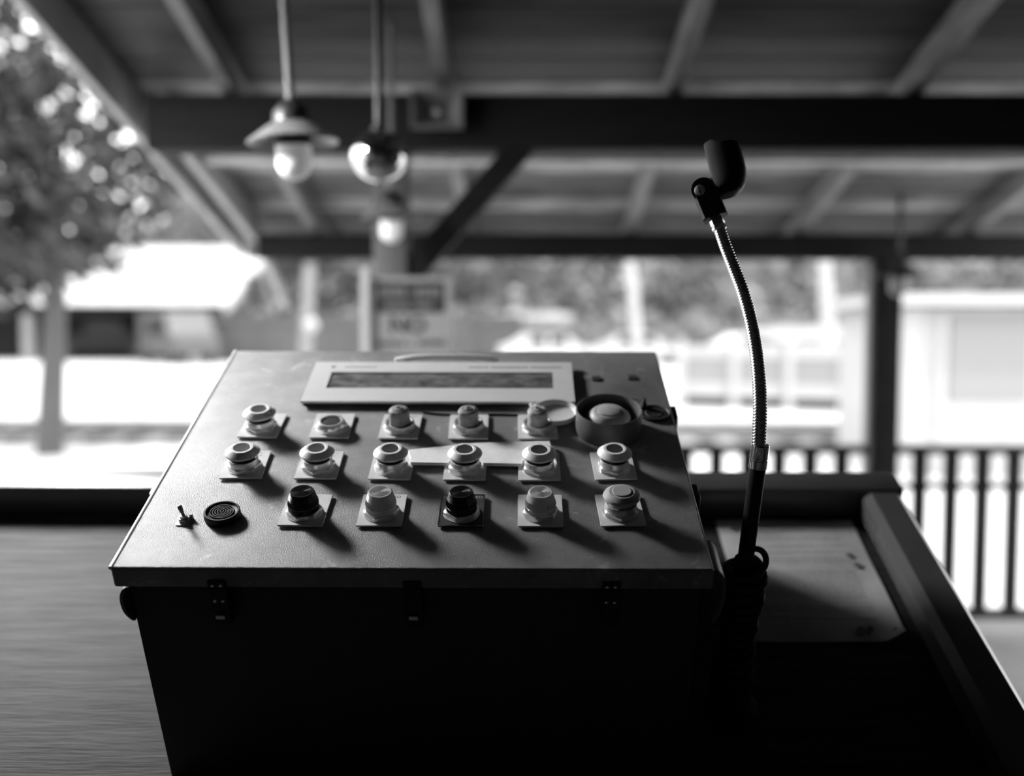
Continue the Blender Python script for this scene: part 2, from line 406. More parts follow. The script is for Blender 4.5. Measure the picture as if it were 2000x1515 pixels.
COLU = [-0.1783, -0.1053, -0.0341, 0.0375, 0.1092, 0.1817]
ROWV = [0.0583, 0.1345, 0.2115]
def plate_bm():
    bm = new(); add_prism(bm, rrect(-0.0204, -0.0203, 0.0204, 0.0300, 0.0012), 0.0013, 0.0027, bev=0.0003); return bm
PLATE = finish(plate_bm())
def nut_rib(i, k, n=48):
    a = (k / n * 6) % 1.0; a = (a - 0.5) * math.pi / 3
    hexr = 0.0145 / math.cos(a)
    return min(hexr, 0.0163)
def nut_mesh(dull=False):
    bm = new()
    t = [(0.0166, 0.0026), (0.0166, 0.0034)]
    add_lathe(bm, t, 48)
    prof = [(1, 0.0031), (1, 0.0062)]
    def rib(i, k): return nut_rib(i, k) if i < 2 else 1
    add_lathe(bm, [(1, 0.0034), (1, 0.0064), (0.0144, 0.0074)], 48, rib=rib)
    return finish(bm, 11)
NUT = nut_mesh()
def collar_mesh():
    bm = new()
    add_lathe(bm, [(0.0139, 0.0070), (0.0139, 0.0129), (0.0136, 0.0134), (0.0127, 0.0134), (0.0123, 0.0126), (0.0122, 0.0100), (0.004, 0.0098)], 48)
    return finish(bm)
COLLAR = collar_mesh()
bm = new(); add_lathe(bm, [(0.0114, 0.0095), (0.0114, 0.0190)], 40); STEM = finish(bm)
bm = new(); add_lathe(bm, [(0.0108, 0.0180), (0.0152, 0.0181), (0.0165, 0.0188), (0.0168, 0.0194), (0.0165, 0.0202), (0.0114, 0.0244), (0.0108, 0.0247), (0.0084, 0.0247), (0.0080, 0.0244), (0.0079, 0.0240), (0.0, 0.0240)], 56); CAP = finish(bm, 16)
bm = new(); add_lathe(bm, [(0.0078, 0.0236), (0.0078, 0.0244), (0.0060, 0.0243), (0.003, 0.0241), (0, 0.0241)], 40); INSERT = finish(bm)
bm = new(); add_lathe(bm, [(0.0110, 0.0172), (0.0148, 0.0172), (0.0165, 0.0182), (0.0169, 0.0194), (0.0160, 0.0212), (0.0122, 0.0238), (0.0114, 0.0241), (0.0088, 0.0241), (0.0087, 0.0247), (0.0080, 0.0250), (0, 0.0250)], 56); CAP2 = finish(bm, 16)

def control(name, u, v, rot=0, label=None):
    o = bpy.data.objects.new(name, None); COL.objects.link(o); o.parent = box; o.empty_display_size = 0.02
    o.matrix_basis = Matrix.Translation((u, v + 0.0203, 0)) @ Matrix.Rotation(R(rot), 4, 'Z')
    if label: o['label'] = label
    return o
def sub(name, me, m, parent, loc=(0, 0, 0)):
    o = bpy.data.objects.new(name, me)
    if not me.materials: me.materials.append(None)
    COL.objects.link(o); o.parent = parent; o.location = loc
    o.material_slots[0].link = 'OBJECT'; o.material_slots[0].material = M[m]
    return o
def lettering(parent, s, x, y, size, m='ink', z=0.00275):
    return sub('lettering', text_mesh(s, size), m, parent, (x, y, z))
def base(o, plate='plate', nut='nut', nrot=0):
    sub('legend_plate', PLATE, plate, o)
    n = sub('nut', NUT, nut, o); n.rotation_euler.z = R(nrot)
def push(u, v, rot=0, label=None, cap='cap', insert='insert', nrot=0, lift=0.0):
    o = control('push_button', u, v, rot, label); base(o, 'plate', 'nut', nrot)
    sub('collar', COLLAR, 'nut', o)
    sub('stem', STEM, 'black', o); sub('cap', CAP, cap, o, (0, 0, lift)); sub('insert', INSERT, insert, o, (0, 0, lift))
    return o
W1 = 0.0023
b1 = push(COLU[0] + .0007, ROWV[1] + .001, 1.5, 'pale mushroom push button on a DRIVE 1 STOP plate', nrot=12)
lettering(b1, 'DRIVE 1', 0.0085, 0.0255, 0.0036, 'ink_grey'); lettering(b1, 'STOP', 0.0085, 0.0202, 0.0036, 'ink_grey')
b2 = push(COLU[1], ROWV[1] + .0008, 0, 'pale mushroom push button on a DRIVE 2 STOP plate', nrot=20)
lettering(b2, 'DRIVE 2', 0.0085, 0.0255, 0.0036, 'ink_grey'); lettering(b2, 'STOP', 0.0085, 0.0202, 0.0036, 'ink_grey')
push(COLU[2], ROWV[1], -0.5, nrot=8); push(COLU[3], ROWV[1] - .0008, 0, nrot=14); push(COLU[4], ROWV[1] - .001, 0.5, nrot=28)
push(COLU[5], ROWV[1] + .001, 2.5, nrot=35)
push(COLU[0] - .0005, ROWV[2] + .0012, -1.5, nrot=24)

# grey plain mushroom of the front row
o = control('push_button', COLU[5] + .0003, ROWV[0] + .0017, 3, 'plain grey mushroom push button with a raised disc'); base(o, nrot=24)
sub('collar', COLLAR, 'nut_dull', o); sub('cap', CAP2, 'cap_grey', o, (0, 0, 0.0012))
bm = new(); add_lathe(bm, [(0.0118, 0.0100), (0.0118, 0.0188)], 40); sub('stem', finish(bm), 'cap_grey', o)

# flat illuminated button
o = control('flush_button', COLU[1], ROWV[2] + .0006, 0, 'flush button with a dark lens in a pale bezel'); base(o, nrot=10)
bm = new(); add_lathe(bm, [(0.0150, 0.0066), (0.0146, 0.0082), (0.0128, 0.0112), (0.0120, 0.0115), (0.0104, 0.0113), (0.0099, 0.0104), (0.0099, 0.0094), (0, 0.0094)], 48); sub('bezel', finish(bm), 'nut', o)
bm = new(); add_lathe(bm, [(0.0098, 0.0092), (0.0098, 0.0101), (0.007, 0.0104), (0, 0.0105)], 40); sub('lens', finish(bm), 'insert', o)
lettering(o, '2 TRAIN', 0, 0.0262, 0.0034, 'ink_grey')

# key operated selector knobs
bm = new(); add_lathe(bm, [(0.0150, 0.0066), (0.0152, 0.0100), (0.0148, 0.0108), (0.0132, 0.0108), (0.0126, 0.0098), (0.004, 0.0098)], 48); KCOL = finish(bm)
bm = new(); add_lathe(bm, [(0.0107, 0.0095), (0.0106, 0.0130), (0.0103, 0.0205), (0.0107, 0.0218), (0.0106, 0.0234), (0.0095, 0.0252), (0.0072, 0.0262), (0.0060, 0.0264), (0.0056, 0.0259), (0, 0.0259)], 44); KNOB = finish(bm)
bm = new(); add_lathe(bm, [(0.0052, 0.0256), (0.0050, 0.0266), (0.0042, 0.0270), (0, 0.0270)], 32); CYL = finish(bm)
bm = new(); add_box(bm, (-0.0009, -0.0042, 0.0262), (0.0009, 0.0030, 0.02725)); add_lathe(bm, [(0.0019, 0.0264), (0.0019, 0.0273)], 16, (0, 0.0010, 0)); SLOT = finish(bm)
for u, r_, m_, s_ in ((COLU[2], -1, 'key', 50), (COLU[3] - .0003, 1, 'key', -8), (COLU[4] - .0005, 0.5, 'key_pale', 40)):
    o = control('key_switch', u, ROWV[2] - .0006, r_); base(o, nut='nut_dull', nrot=15 + s_)
    sub('collar', KCOL, 'nut_dull', o); sub('knob', KNOB, m_, o); sub('lock_cylinder', CYL, m_, o)
    k = sub('key_slot', SLOT, 'ink', o); k.rotation_euler.z = R(s_)
    if m_ == 'key' and s_ == 50: lettering(o, 'POWER', 0.0100, 0.0255, 0.0036, 'ink_grey')

# pilot lights
def lens_mesh():
    bm = new(); n = 176
    prof = [(0.0124, 0.0070), (0.0134, 0.0076), (0.0136, 0.0114), (0.0131, 0.0118), (0.0131, 0.0122), (0.0139, 0.0125), (0.0139, 0.0132),
            (0.0135, 0.0135), (0.0125, 0.0178)]
    z = 0.0180
    while z < 0.0248:                                       # stacked ridges of the narrowing upper half
        r = 0.0125 - (z - 0.0178) * 0.27
        prof += [(r - 0.0003, z), (r + 0.0003, z + 0.0005), (r + 0.0001, z + 0.0010)]; z += 0.0014
    top0 = len(prof)
    prof += [(0.0106, 0.0252), (0.0101, 0.0257), (0.0088, 0.0257)]
    for q in range(7):
        r0 = 0.0083 - q * 0.0012
        prof += [(r0, 0.0250), (r0 - 0.0003, 0.0257), (r0 - 0.0006, 0.0257)]
    prof += [(0, 0.0252)]
    def rib(i, k):
        if i in (1, 2): return 1 + (0.014 if k % 2 else -0.014)
        if i in (7, 8): return 1 + 0.050 * math.cos(k * 2 * math.pi / 4)
        if 9 <= i < top0: return 1 + 0.012 * math.cos(k * 2 * math.pi / 4)
        return 1
    add_lathe(bm, prof, n, rib=rib)
    return finish(bm, 25)
LENS = lens_mesh()
for u, dv, r_, lm, pl, s_ in ((COLU[0] + .0737, 0, -1.5, 'lens_dark', 'plate', 'BRAKE'), (COLU[2] - .0004, 0, 0, 'lens_clear', 'plate', 'OCCUPIED'),
                              (COLU[3] + .0005, 0, 0, 'lens_dark', 'plate_dark', 'CONTROLLED'), (COLU[4], .0002, 0, 'lens_clear', 'plate', None)):
    o = control('pilot_light', u, ROWV[0] + dv, r_)
    base(o, pl, 'nut', 15)
    sub('lens', LENS, lm, o)
    if lm == 'lens_clear':
        o['label'] = 'clear ribbed indicator lens'
        bm = new(); add_lathe(bm, [(0.0050, 0.0072), (0.0050, 0.0150), (0.0035, 0.0185), (0, 0.0195)], 20); sub('bulb', finish(bm), 'white_plastic', o)
    else: o['label'] = 'dark ribbed indicator lens'
    if s_ == 'OCCUPIED': lettering(o, s_, 0.0014, 0.0253, 0.0056, 'ink')
    elif s_ == 'CONTROLLED':
        lettering(o, s_, 0.0, 0.0253, 0.0056, 'ink_pale')
        bm = new()
        for a, b in (((-0.0202, -0.0201, 0.0025), (0.0202, -0.0195, 0.0030)), ((-0.0202, -0.0195, 0.0025), (-0.0196, 0.0298, 0.0030)),
                     ((0.0196, -0.0195, 0.0025), (0.0202, 0.0298, 0.0030)), ((-0.0196, 0.0292, 0.0025), (0.0196, 0.0298, 0.0030))): add_box(bm, a, b)
        sub('plate_edging', finish(bm), 'bright', o)
    elif s_ == 'BRAKE': lettering(o, s_, 0.0015, 0.0250, 0.0044, 'ink_grey')

# emergency stop in its guard ring
o = bpy.data.objects.new('stop_button', None); COL.objects.link(o); o.parent = box; o.location = (0.1818, 0.2318, 0)
o['label'] = 'big pale stop button inside a dark guard ring'
bm = new(); add_lathe(bm, [(0.0322, 0.0), (0.0335, 0.0), (0.0338, 0.003), (0.0340, 0.0250), (0.0337, 0.0258), (0.0331, 0.0260), (0.0324, 0.0256), (0.0320, 0.0245), (0.0318, 0.003), (0.004, 0.0028)], 72); sub('guard_ring', finish(bm), 'guard', o)
bm = new(); add_lathe(bm, [(0.0150, 0.0028), (0.0150, 0.012), (0.0185, 0.0135), (0.0216, 0.0152), (0.0224, 0.0170), (0.0216, 0.0190), (0.0160, 0.0235), (0.0150, 0.0240), (0.0122, 0.0240), (0.0120, 0.0250), (0.0112, 0.0254), (0, 0.0254)], 64); sub('cap', finish(bm), 'cap_grey', o)

# round ribbed black button and toggle switch
o = bpy.data.objects.new('rubber_button', None); COL.objects.link(o); o.parent = box; o.location = (-0.1780, 0.0745, 0)
o['label'] = 'round black button with concentric rings'
bm = new(); prof = [(0.0160, 0.0), (0.0164, 0.001), (0.0162, 0.0064), (0.0155, 0.0072), (0.0142, 0.0072), (0.0138, 0.0058), (0.0112, 0.0054)]
for q in range(5):
    r0 = 0.0108 - q * 0.0022
    prof += [(r0, 0.0066), (r0 - 0.0008, 0.0066), (r0 - 0.0010, 0.0054), (r0 - 0.0019, 0.0054)]
prof += [(0.0, 0.0054)]
add_lathe(bm, prof, 64); sub('ribbed_top', finish(bm, 25), 'black', o)
o = bpy.data.objects.new('toggle_switch', None); COL.objects.link(o); o.parent = box; o.location = (-0.2112, 0.0690, 0)
bm = new(); add_prism(bm, rrect(-0.0055, -0.0085, 0.0040, 0.0045, 0.001), 0.0002, 0.0010)
add_box(bm, (0.0045, 0.002, 0.0), (0.0072, 0.0040, 0.0050)); sub('lock_tab', finish(bm), 'nut', o)
bm = new(); add_lathe(bm, [(0.0058, 0.001), (0.0058, 0.0032), (0.0050, 0.0038)], 6); sub('nut', finish(bm), 'nut_dull', o)
bm = new(); add_lathe(bm, [(0.0034, 0.0030), (0.0034, 0.0058), (0.0026, 0.0060)], 24); sub('bushing', finish(bm), 'nut', o)
bm = new(); add_tube(bm, [(0, 0, 0.0050), (-0.0009, 0.0004, 0.0085), (-0.0020, 0.0008, 0.0130), (-0.0024, 0.0010, 0.0148), (-0.0026, 0.0010, 0.0156)], [0.0014, 0.0016, 0.0022, 0.0021, 0.0010], 16); sub('lever', finish(bm, 60), 'key', o)

# display
o = bpy.data.objects.new('display_panel', None); COL.objects.link(o); o.parent = box; o.location = (0.0012, 0.2820, 0)
o['label'] = 'pale display panel with a weathered window'
bm = new(); add_box(bm, (-0.1470, 0.003, 0.0), (0.1470, 0.0930, 0.0042)); sub('gasket', finish(bm), 'rubber', o)
bm = new()
z0, z1 = 0.0042, 0.0070
for a, b in (((-0.1485, 0.0, z0), (0.1485, 0.0310, z1)), ((-0.1485, 0.0700, z0), (0.1485, 0.0962, z1)),
             ((-0.1485, 0.0310, z0), (-0.1260, 0.0700, z1)), ((0.1260, 0.0310, z0), (0.1485, 0.0700, z1))): add_box(bm, a, b)
bmesh.ops.remove_doubles(bm, verts=bm.verts, dist=1e-6)
sub('bezel', finish(bm), 'display', o)
bm = new(); add_box(bm, (-0.1262, 0.0308, 0.0042), (0.1262, 0.0702, 0.0060)); sub('window', finish(bm), 'lcd', o)
bm = new()
t = bmesh.new(); bmesh.ops.create_circle(t, radius=0.003, segments=20, cap_ends=True); bmesh.ops.translate(t, vec=(-0.126, 0.083, 0.00705), verts=t.verts); merge(bm, t)
x_ = -0.113
while x_ < -0.078:
    w_ = random.uniform(0.001, 0.0022); add_box(bm, (x_, 0.0815, 0.0070), (x_ + w_, 0.0845, 0.00706)); x_ += w_ + 0.0007
x_ = 0.030
while x_ < 0.135:
    w_ = random.uniform(0.001, 0.003); add_box(bm, (x_, 0.0812, 0.0070), (x_ + w_, 0.0846, 0.00706)); x_ += w_ + 0.0006 + (0.003 if random.random() < 0.12 else 0)
sub('lettering', finish(bm), 'ink_grey', o)

# square plugs, latches, clamps and strap brackets of the box
for u, v in ((0.1772, 0.3490), (0.2180, 0.3520)):
    bm = new(); add_box(bm, (-0.0052, -0.0052, 0), (0.0052, 0.0052, 0.0016), 0.0005, 1); p = part('square_plug', bm, 'ink', box); p.location = (u, v, 0)
bm = new(); add_lathe(bm, [(0.0062, 0), (0.0058, 0.0006), (0, 0.0009)], 20); p = part('glue_blob', bm, 'nut_dull', box); p.location = (0.1660, 0.3530, 0)
def latch(u, catch=True, screws=True):
    o = bpy.data.objects.new('latch', None); COL.objects.link(o); o.parent = box; o.location = (u, 0, 0)
    bm = new(); add_box(bm, (-0.0078, -0.0022, -0.0195), (0.0078, -0.0001, -0.012), 0.0005, 1)
    add_box(bm, (-0.0078, -0.0022, -0.0600), (0.0078, 0.0005, -0.0200), 0.0005, 1)
    add_box(bm, (-0.0075, 0.0, -0.0595), (0.0075, 0.0105, -0.0230)); sub('latch_plate', finish(bm), 'black', o)
    if catch:
        bm = new(); add_box(bm, (-0.0042, -0.0058, -0.0505), (0.0042, -0.0020, -0.0462), 0.0006, 1); sub('catch', finish(bm), 'bright', o)
    if screws:
        for x in (-0.0035, 0.0035):
            for z in (-0.0165, -0.0330):
                bm = new(); add_lathe(bm, [(0.0017, 0), (0.0016, 0.0005), (0.0009, 0.0010), (0, 0.0011)], 14, mtx=Matrix.Rotation(R(90), 4, 'X'))
                sub('screw', finish(bm), 'bright', o, (x, -0.0022, z))
latch(-0.1655); latch(0.0, True, False); latch(0.1680, False)
for s, vs in ((1, (0.127, 0.283)), (-1, (0.130,))):
    for v in vs:
        bm = new()
        x0, x1 = (0.2538, 0.2605) if s > 0 else (-0.2605, -0.2538)
        add_box(bm, (x0, v - 0.012, -0.030), (x1, v + 0.012, -0.004), 0.002, 2)
        part('side_clamp', bm, 'black' if s > 0 else 'nut_dull', box)
for s in (1, -1):
    bm = new()
    if s > 0: mid = [(0.2500, -0.004), (0.2570, -0.003), (0.2620, -0.008), (0.2650, -0.015), (0.2664, -0.024), (0.2660, -0.036), (0.2638, -0.048), (0.2595, -0.059)]
    else: mid = [(0.2462, -0.024), (0.2500, -0.027), (0.2528, -0.033), (0.2538, -0.041), (0.2528, -0.050), (0.2500, -0.056), (0.2466, -0.060)]
    mid = [(p.x, p.y) for p in catmull([(x, z, 0) for x, z in mid], 4)]
    prof = mid + [(x - 0.0028, z) for x, z in reversed(mid)]
    t = bmesh.new()
    A = [t.verts.new((s * x, 0.004, z)) for x, z in prof]; B_ = [t.verts.new((s * x, 0.046, z)) for x, z in prof]
    t.faces.new(A); t.faces.new(list(reversed(B_)))
    for k in range(len(prof)): t.faces.new((A[k], A[(k + 1) % len(A)], B_[(k + 1) % len(A)], B_[k]))
    merge(bm, t); part('strap_bracket', bm, 'guard', box)

# ------------------------------------------------------------------ loose things on the lid
bm = new()
back = [(-0.0205, 0.1825), (0.0000, 0.1868), (0.0123, 0.1890), (0.0290, 0.1935), (0.0466, 0.1962), (0.0800, 0.1985), (0.1135, 0.2002)]
front = []
F = lambda x: 0.1592 - 0.016 * (x + 0.02)
for cx_, cy_ in ((COLU[4], ROWV[1] - .001 + .0203), (COLU[3], ROWV[1] - .0008 + .0203)):
    r_ = 0.0176; fy = F(cx_) - cy_; hw = math.sqrt(r_ * r_ - fy * fy)
    for k in range(9):
        a = math.atan2(fy, hw) + (math.pi - 2 * math.atan2(fy, hw)) * k / 8
        front.append((cx_ + r_ * math.cos(a), cy_ + r_ * math.sin(a)))
front = [p for p in front if p[0] < 0.1128]
front = [(0.1128 if False else 0.1266, F(0.1266))] + [(COLU[4] + .0176 * math.cos(math.atan2(F(COLU[4]) - ROWV[1] - .0193, math.sqrt(.0176**2 - (F(COLU[4]) - ROWV[1] - .0193)**2)) + (math.pi - 2 * math.atan2(F(COLU[4]) - ROWV[1] - .0193, math.sqrt(.0176**2 - (F(COLU[4]) - ROWV[1] - .0193)**2))) * k / 8),
         ROWV[1] + .0193 + .0176 * math.sin(math.atan2(F(COLU[4]) - ROWV[1] - .0193, math.sqrt(.0176**2 - (F(COLU[4]) - ROWV[1] - .0193)**2)) + (math.pi - 2 * math.atan2(F(COLU[4]) - ROWV[1] - .0193, math.sqrt(.0176**2 - (F(COLU[4]) - ROWV[1] - .0193)**2))) * k / 8)) for k in range(9)] + [p for p in front if p[0] < 0.06]
back[-1] = (0.1200, 0.2002)
pts = front + [(-0.0160, F(-0.016)), (-0.0165, 0.168)] + back
add_prism(bm, pts, 0.0, 0.0034)
o = part('cardboard_strip', bm, 'card', None, angle=30); o.matrix_world = D(0, 0, 0.0029)
tag(o, 'pale strip of cardboard lying behind three mushroom buttons', 'cardboard')
bm = new(); add_tube(bm, [(-0.0160, 0.2705, 0.0022), (-0.0120, 0.2680, 0.0012), (0.0000, 0.2652, 0.0010), (0.0140, 0.2640, 0.0010), (0.040, 0.2640, 0.001), (0.0650, 0.2645, 0.001), (0.0900, 0.2640, 0.001)], 0.0009, 8)
o = part('cord', bm, 'black', None, angle=60); o.matrix_world = BM; tag(o, 'thin dark cord running behind the key switches', 'cord')
di = thing('dish_cover', 'shallow pale round dish beside the stop button', 'cover', D(0.1275, 0.2580, 0.0029) @ Matrix.Rotation(R(1.5), 4, 'X'))
bm = new(); add_lathe(bm, [(0.0195, 0.0), (0.0220, 0.0008), (0.0232, 0.0040), (0.0236, 0.0072), (0.0229, 0.0075), (0.0222, 0.0042), (0.0205, 0.0022), (0.017, 0.0018), (0, 0.0017)], 56); part('rim_dish', bm, 'display', di)
bm = new(); t = bmesh.new(); bmesh.ops.create_uvsphere(t, u_segments=14, v_segments=8, radius=0.0027); bmesh.ops.translate(t, vec=(-0.0245, 0.0160, 0.0036), verts=t.verts); merge(bm, t)
add_tube(bm, [(-0.0245, 0.0160, 0.0036), (-0.0185, 0.0125, 0.0060)], 0.0012, 8)
part('lift_tab', bm, 'white_plastic', di)
fp_ = thing('rubber_cap', 'dark oval rubber cap with a pointed tab beside the guard ring', 'cap', D(0.2330, 0.2640, 0.0008, R(-20)) @ Matrix.Rotation(R(4), 4, 'X'))
bm = new(); add_lathe(bm, [(0.0150, 0.0), (0.0166, 0.001), (0.0170, 0.0036), (0.0162, 0.0042), (0.0150, 0.003), (0.0100, 0.0024), (0.0085, 0.0032), (0.006, 0.0024), (0, 0.0022)], 44, mtx=Matrix.Scale(0.86, 4, (0, 1, 0))); part('disc', bm, 'rubber', fp_)
bm = new(); add_lathe(bm, [(0.0042, 0.001), (0.0030, 0.006), (0.0010, 0.0140), (0, 0.0150)], 14, (-0.0130, 0.0080, 0)); part('pointed_tab', bm, 'rubber', fp_)
bm = new(); add_tube(bm, [(-0.0120, 0.0090, 0.0030), (-0.0200, 0.0165, 0.0034), (-0.0290, 0.0190, 0.0025)], 0.0018, 8); part('strap', bm, 'rubber', fp_)
tie = thing('plastic_rod', 'thin white plastic rod lying behind the display panel', 'rod', D(0.0050, 0.3900, 0.0))
bm = new(); add_tube(bm, [(-0.0600, 0.000, 0.0026), (-0.0560, 0.000, 0.0036), (-0.040, 0.0005, 0.0062), (-0.020, 0.001, 0.0074), (0.010, 0.001, 0.0076), (0.035, 0.0005, 0.0070), (0.050, 0.0, 0.0046), (0.0600, -0.001, 0.0022)], [0.0030, 0.0042, 0.0036, 0.0034, 0.0034, 0.0036, 0.0040, 0.0026], 12); part('shaft', bm, 'white_plastic', tie, angle=60)
bm = new(); t = bmesh.new(); bmesh.ops.create_uvsphere(t, u_segments=14, v_segments=8, radius=0.0036); bmesh.ops.translate(t, vec=(-0.0590, 0, 0.0036), verts=t.verts); merge(bm, t); part('tip', bm, 'white_plastic', tie)

# ------------------------------------------------------------------ paper in the tray
pp = thing('instruction_sheet', 'worn printed sheet lying in the desk tray beside the microphone stand', 'paper', D(0.441, 0.322, ZD + 0.001))
bm = new(); nx, ny = 14, 16; X0, X1, Y0, Y1 = -0.0905, 0.0905, -0.118, 0.118
G = []
for j in range(ny + 1):
    row = []
    for i in range(nx + 1):
        x = X0 + (X1 - X0) * i / nx; y = Y0 + (Y1 - Y0) * j / ny
        d = max(0, (x - 0.060) / 0.0305) * max(0, (-y - 0.088) / 0.030); z = 0.014 * d ** 1.3 + 0.0012 * math.sin(x * 40) * math.sin(y * 31) + 0.0012
        row.append(bm.verts.new((x - 0.006 * d, y + 0.004 * d, z)))
    G.append(row)
for j in range(ny):
    for i in range(nx): bm.faces.new((G[j][i], G[j][i + 1], G[j + 1][i + 1], G[j + 1][i]))
r_ = bmesh.ops.solidify(bm, geom=bm.faces[:], thickness=0.0006)
part('sheet', bm, 'paper', pp, angle=60)
bm = new()
for (x, y) in ((0.040, -0.100), (0.046, -0.104), (0.036, -0.106), (0.051, -0.098), (0.080, -0.100), (0.070, 0.020), (0.066, 0.040), (-0.070, 0.098)):
    add_lathe(bm, [(0.0045 * random.uniform(.7, 1.4), 0), (0.003, 0.0004), (0, 0.0005)], 10, (x, y, 0.0035))
part('stain', bm, 'guard', pp)

# ------------------------------------------------------------------ microphone stand
CW = cam.matrix_world.copy(); CR = CW.to_3x3(); CC = CW.translation
def at(x, y, Y):
    d = CR @ Vector(((x - 1000) / 1989, -(y - 757.5) / 1989, -1)); return CC + d * (Y / d.y)
mic = thing('microphone_stand', 'gooseneck microphone stand with an empty black clip beside the control box', 'microphone stand')
foot = Dp(0.3080, 0.1030, ZD)
bm = new(); add_lathe(bm, [(0.030, 0.0005), (0.030, 0.005), (0.026, 0.008), (0.016, 0.010), (0.014, 0.022), (0.011, 0.024)], 40)
p = part('base_flange', bm, 'black', mic); p.matrix_world = D(0.3080, 0.1030, ZD)
s0 = at(1456, 1092, 0.958); s1 = at(1480, 913, 0.940)
bm = new(); add_tube(bm, [Dp(0.308, 0.103, ZD + 0.008), Dp(0.306, 0.1005, -0.12), s0], 0.0105, 20); part('pole', bm, 'black', mic, angle=60)
bm = new(); add_tube(bm, [s0 - (s1 - s0) * 0.05, s0, s1], 0.0076, 24); part('shaft', bm, 'black', mic, angle=60)
ax = (s1 - s0).normalized()
def ring_along(p, d, prof, n=32, name='', m='chrome', rib=None):
    bm = new(); q = Vector(d).to_track_quat('Z', 'Y').to_matrix().to_4x4(); q.translation = Vector(p)
    add_lathe(bm, prof, n, rib=rib, mtx=q); return part(name, bm, m, mic)
ring_along(s1, ax, [(0.0072, -0.0005), (0.0084, 0.0), (0.0084, 0.0075), (0.0079, 0.008), (0.0079, 0.0095), (0.0082, 0.010), (0.0082, 0.0215), (0.0074, 0.0225)], 72, 'collar', 'chrome',
           rib=lambda i, k: 1 + (0.02 * math.cos(k * 2 * math.pi / 4) if i in (5, 6) else 0))
GP = [at(1482, 872, .939), at(1484.5, 800, .945), at(1482.5, 740, .952), at(1476, 680, .960), at(1466, 625, .968), at(1451, 570, .976), at(1433, 522, .984), at(1416, 478, .990), at(1405, 446, .995)]
path = catmull(GP, 60); Ls = [0]
for a, b in zip(path, path[1:]): Ls.append(Ls[-1] + (b - a).length)
nr = 76; pts = []; rad = []; j = 0
for q in range(nr * 6 + 1):
    s = Ls[-1] * q / (nr * 6)
    while j < len(Ls) - 2 and Ls[j + 1] < s: j += 1
    f = (s - Ls[j]) / max(1e-9, Ls[j + 1] - Ls[j]); pts.append(path[j].lerp(path[j + 1], f))
    rad.append((0.0057, 0.0067, 0.0068, 0.0068, 0.0068, 0.0067)[q % 6] * (1 - 0.14 * q / (nr * 6)))
bm = new(); add_tube(bm, pts, rad, 20); part('gooseneck', bm, 'chrome', mic, angle=40)
d2 = (at(1396, 420, 1.0) - GP[-1]).normalized()
ring_along(GP[-1] - d2 * 0.002, d2, [(0.0060, 0), (0.0070, 0.001), (0.0070, 0.004), (0.0063, 0.0048), (0.0070, 0.006), (0.0070, 0.022), (0.0060, 0.023)], 8, 'ferrule', 'chrome')
# swivel holder
def frame_at(p, zdir, xdir):
    z = Vector(zdir).normalized(); x = Vector(xdir); x = (x - z * x.dot(z)).normalized(); y = z.cross(x)
    return Matrix(((x.x, y.x, z.x, p[0]), (x.y, y.y, z.y, p[1]), (x.z, y.z, z.z, p[2]), (0, 0, 0, 1)))
h0 = at(1397, 424, 1.0); h1 = at(1371, 362, 1.008)
F0 = frame_at(h0, h1 - h0, (1, -0.35, 0.0)); hl = (h1 - h0).length
bm = new()
add_prism(bm, [(-0.0115, -0.0085), (-0.0085, -0.0120), (0.0085, -0.0120), (0.0120, -0.0085), (0.0120, 0.0085), (0.0085, 0.0120), (-0.0085, 0.0120), (-0.0115, 0.0085)], 0.0, hl * 0.80)
add_lathe(bm, [(0.0127, -0.0015), (0.0130, 0.0), (0.0127, 0.0015)], 8, mtx=Matrix.Rotation(R(22.5), 4, 'Z'))
mt = Matrix.Translation((0, 0.0065, hl * 0.80)) @ Matrix.Rotation(R(90), 4, 'X')
add_lathe(bm, [(0.0113, -0.005), (0.0118, -0.004), (0.0118, 0.004), (0.0113, 0.005)], 28, mtx=mt)
mt = Matrix.Translation((0, -0.0065, hl * 0.80)) @ Matrix.Rotation(R(90), 4, 'X')
add_lathe(bm, [(0.0113, -0.005), (0.0118, -0.004), (0.0118, 0.004), (0.0113, 0.005)], 28, mtx=mt)
o = part('swivel', bm, 'black', mic); o.matrix_world = F0
bm = new(); mt = Matrix.Translation((-0.003, -0.0110, hl * 0.80)) @ Matrix.Rotation(R(90), 4, 'X')
add_lathe(bm, [(0.0052, 0.0), (0.0052, 0.0012), (0.0046, 0.0016)], 24, mtx=mt)
sc_ = part('screw', bm, 'nut', None); sc_.parent = o
bm = new(); add_box(bm, (-0.0036, -0.0129, hl * 0.80 - 0.0045), (-0.0024, -0.0125, hl * 0.80 + 0.0045)); sc2 = part('screw_slot', bm, 'ink', None); sc2.parent = o
sc2.rotation_euler = (0, 0, 0)
# clip: open C channel that tapers to a rounded lower end
c0 = at(1427, 383, 1.006); c1 = at(1402, 284, 1.030)
zc = (c1 - c0).normalized(); F1 = frame_at(c0, zc, (1, -0.45, 0.0)); cl = (c1 - c0).length
def c_section(s, ext):
    out = []; inn = []
    outer = [(-0.0125, 0.010), (-0.0130, -0.006), (-0.0110, -0.0120), (-0.004, -0.0150), (0.005, -0.0165), (0.0140, -0.0145), (0.0195, -0.0080), (0.0210, 0.0), (0.0190, 0.0085), (0.0135, 0.0140)]
    k0 = Vector((-0.0125, -0.004))
    for (x, y) in outer:
        v = Vector((x, y)); out.append(k0 + (v - k0) * s)
    ctr = Vector((0.001, -0.001))
    for v in out:
        dd = (v - ctr); inn.append(v - dd.normalized() * 0.0026 if dd.length > 0.004 else v.copy())
    return [(v.x, v.y) for v in out] + [(v.x, v.y) for v in reversed(inn)]
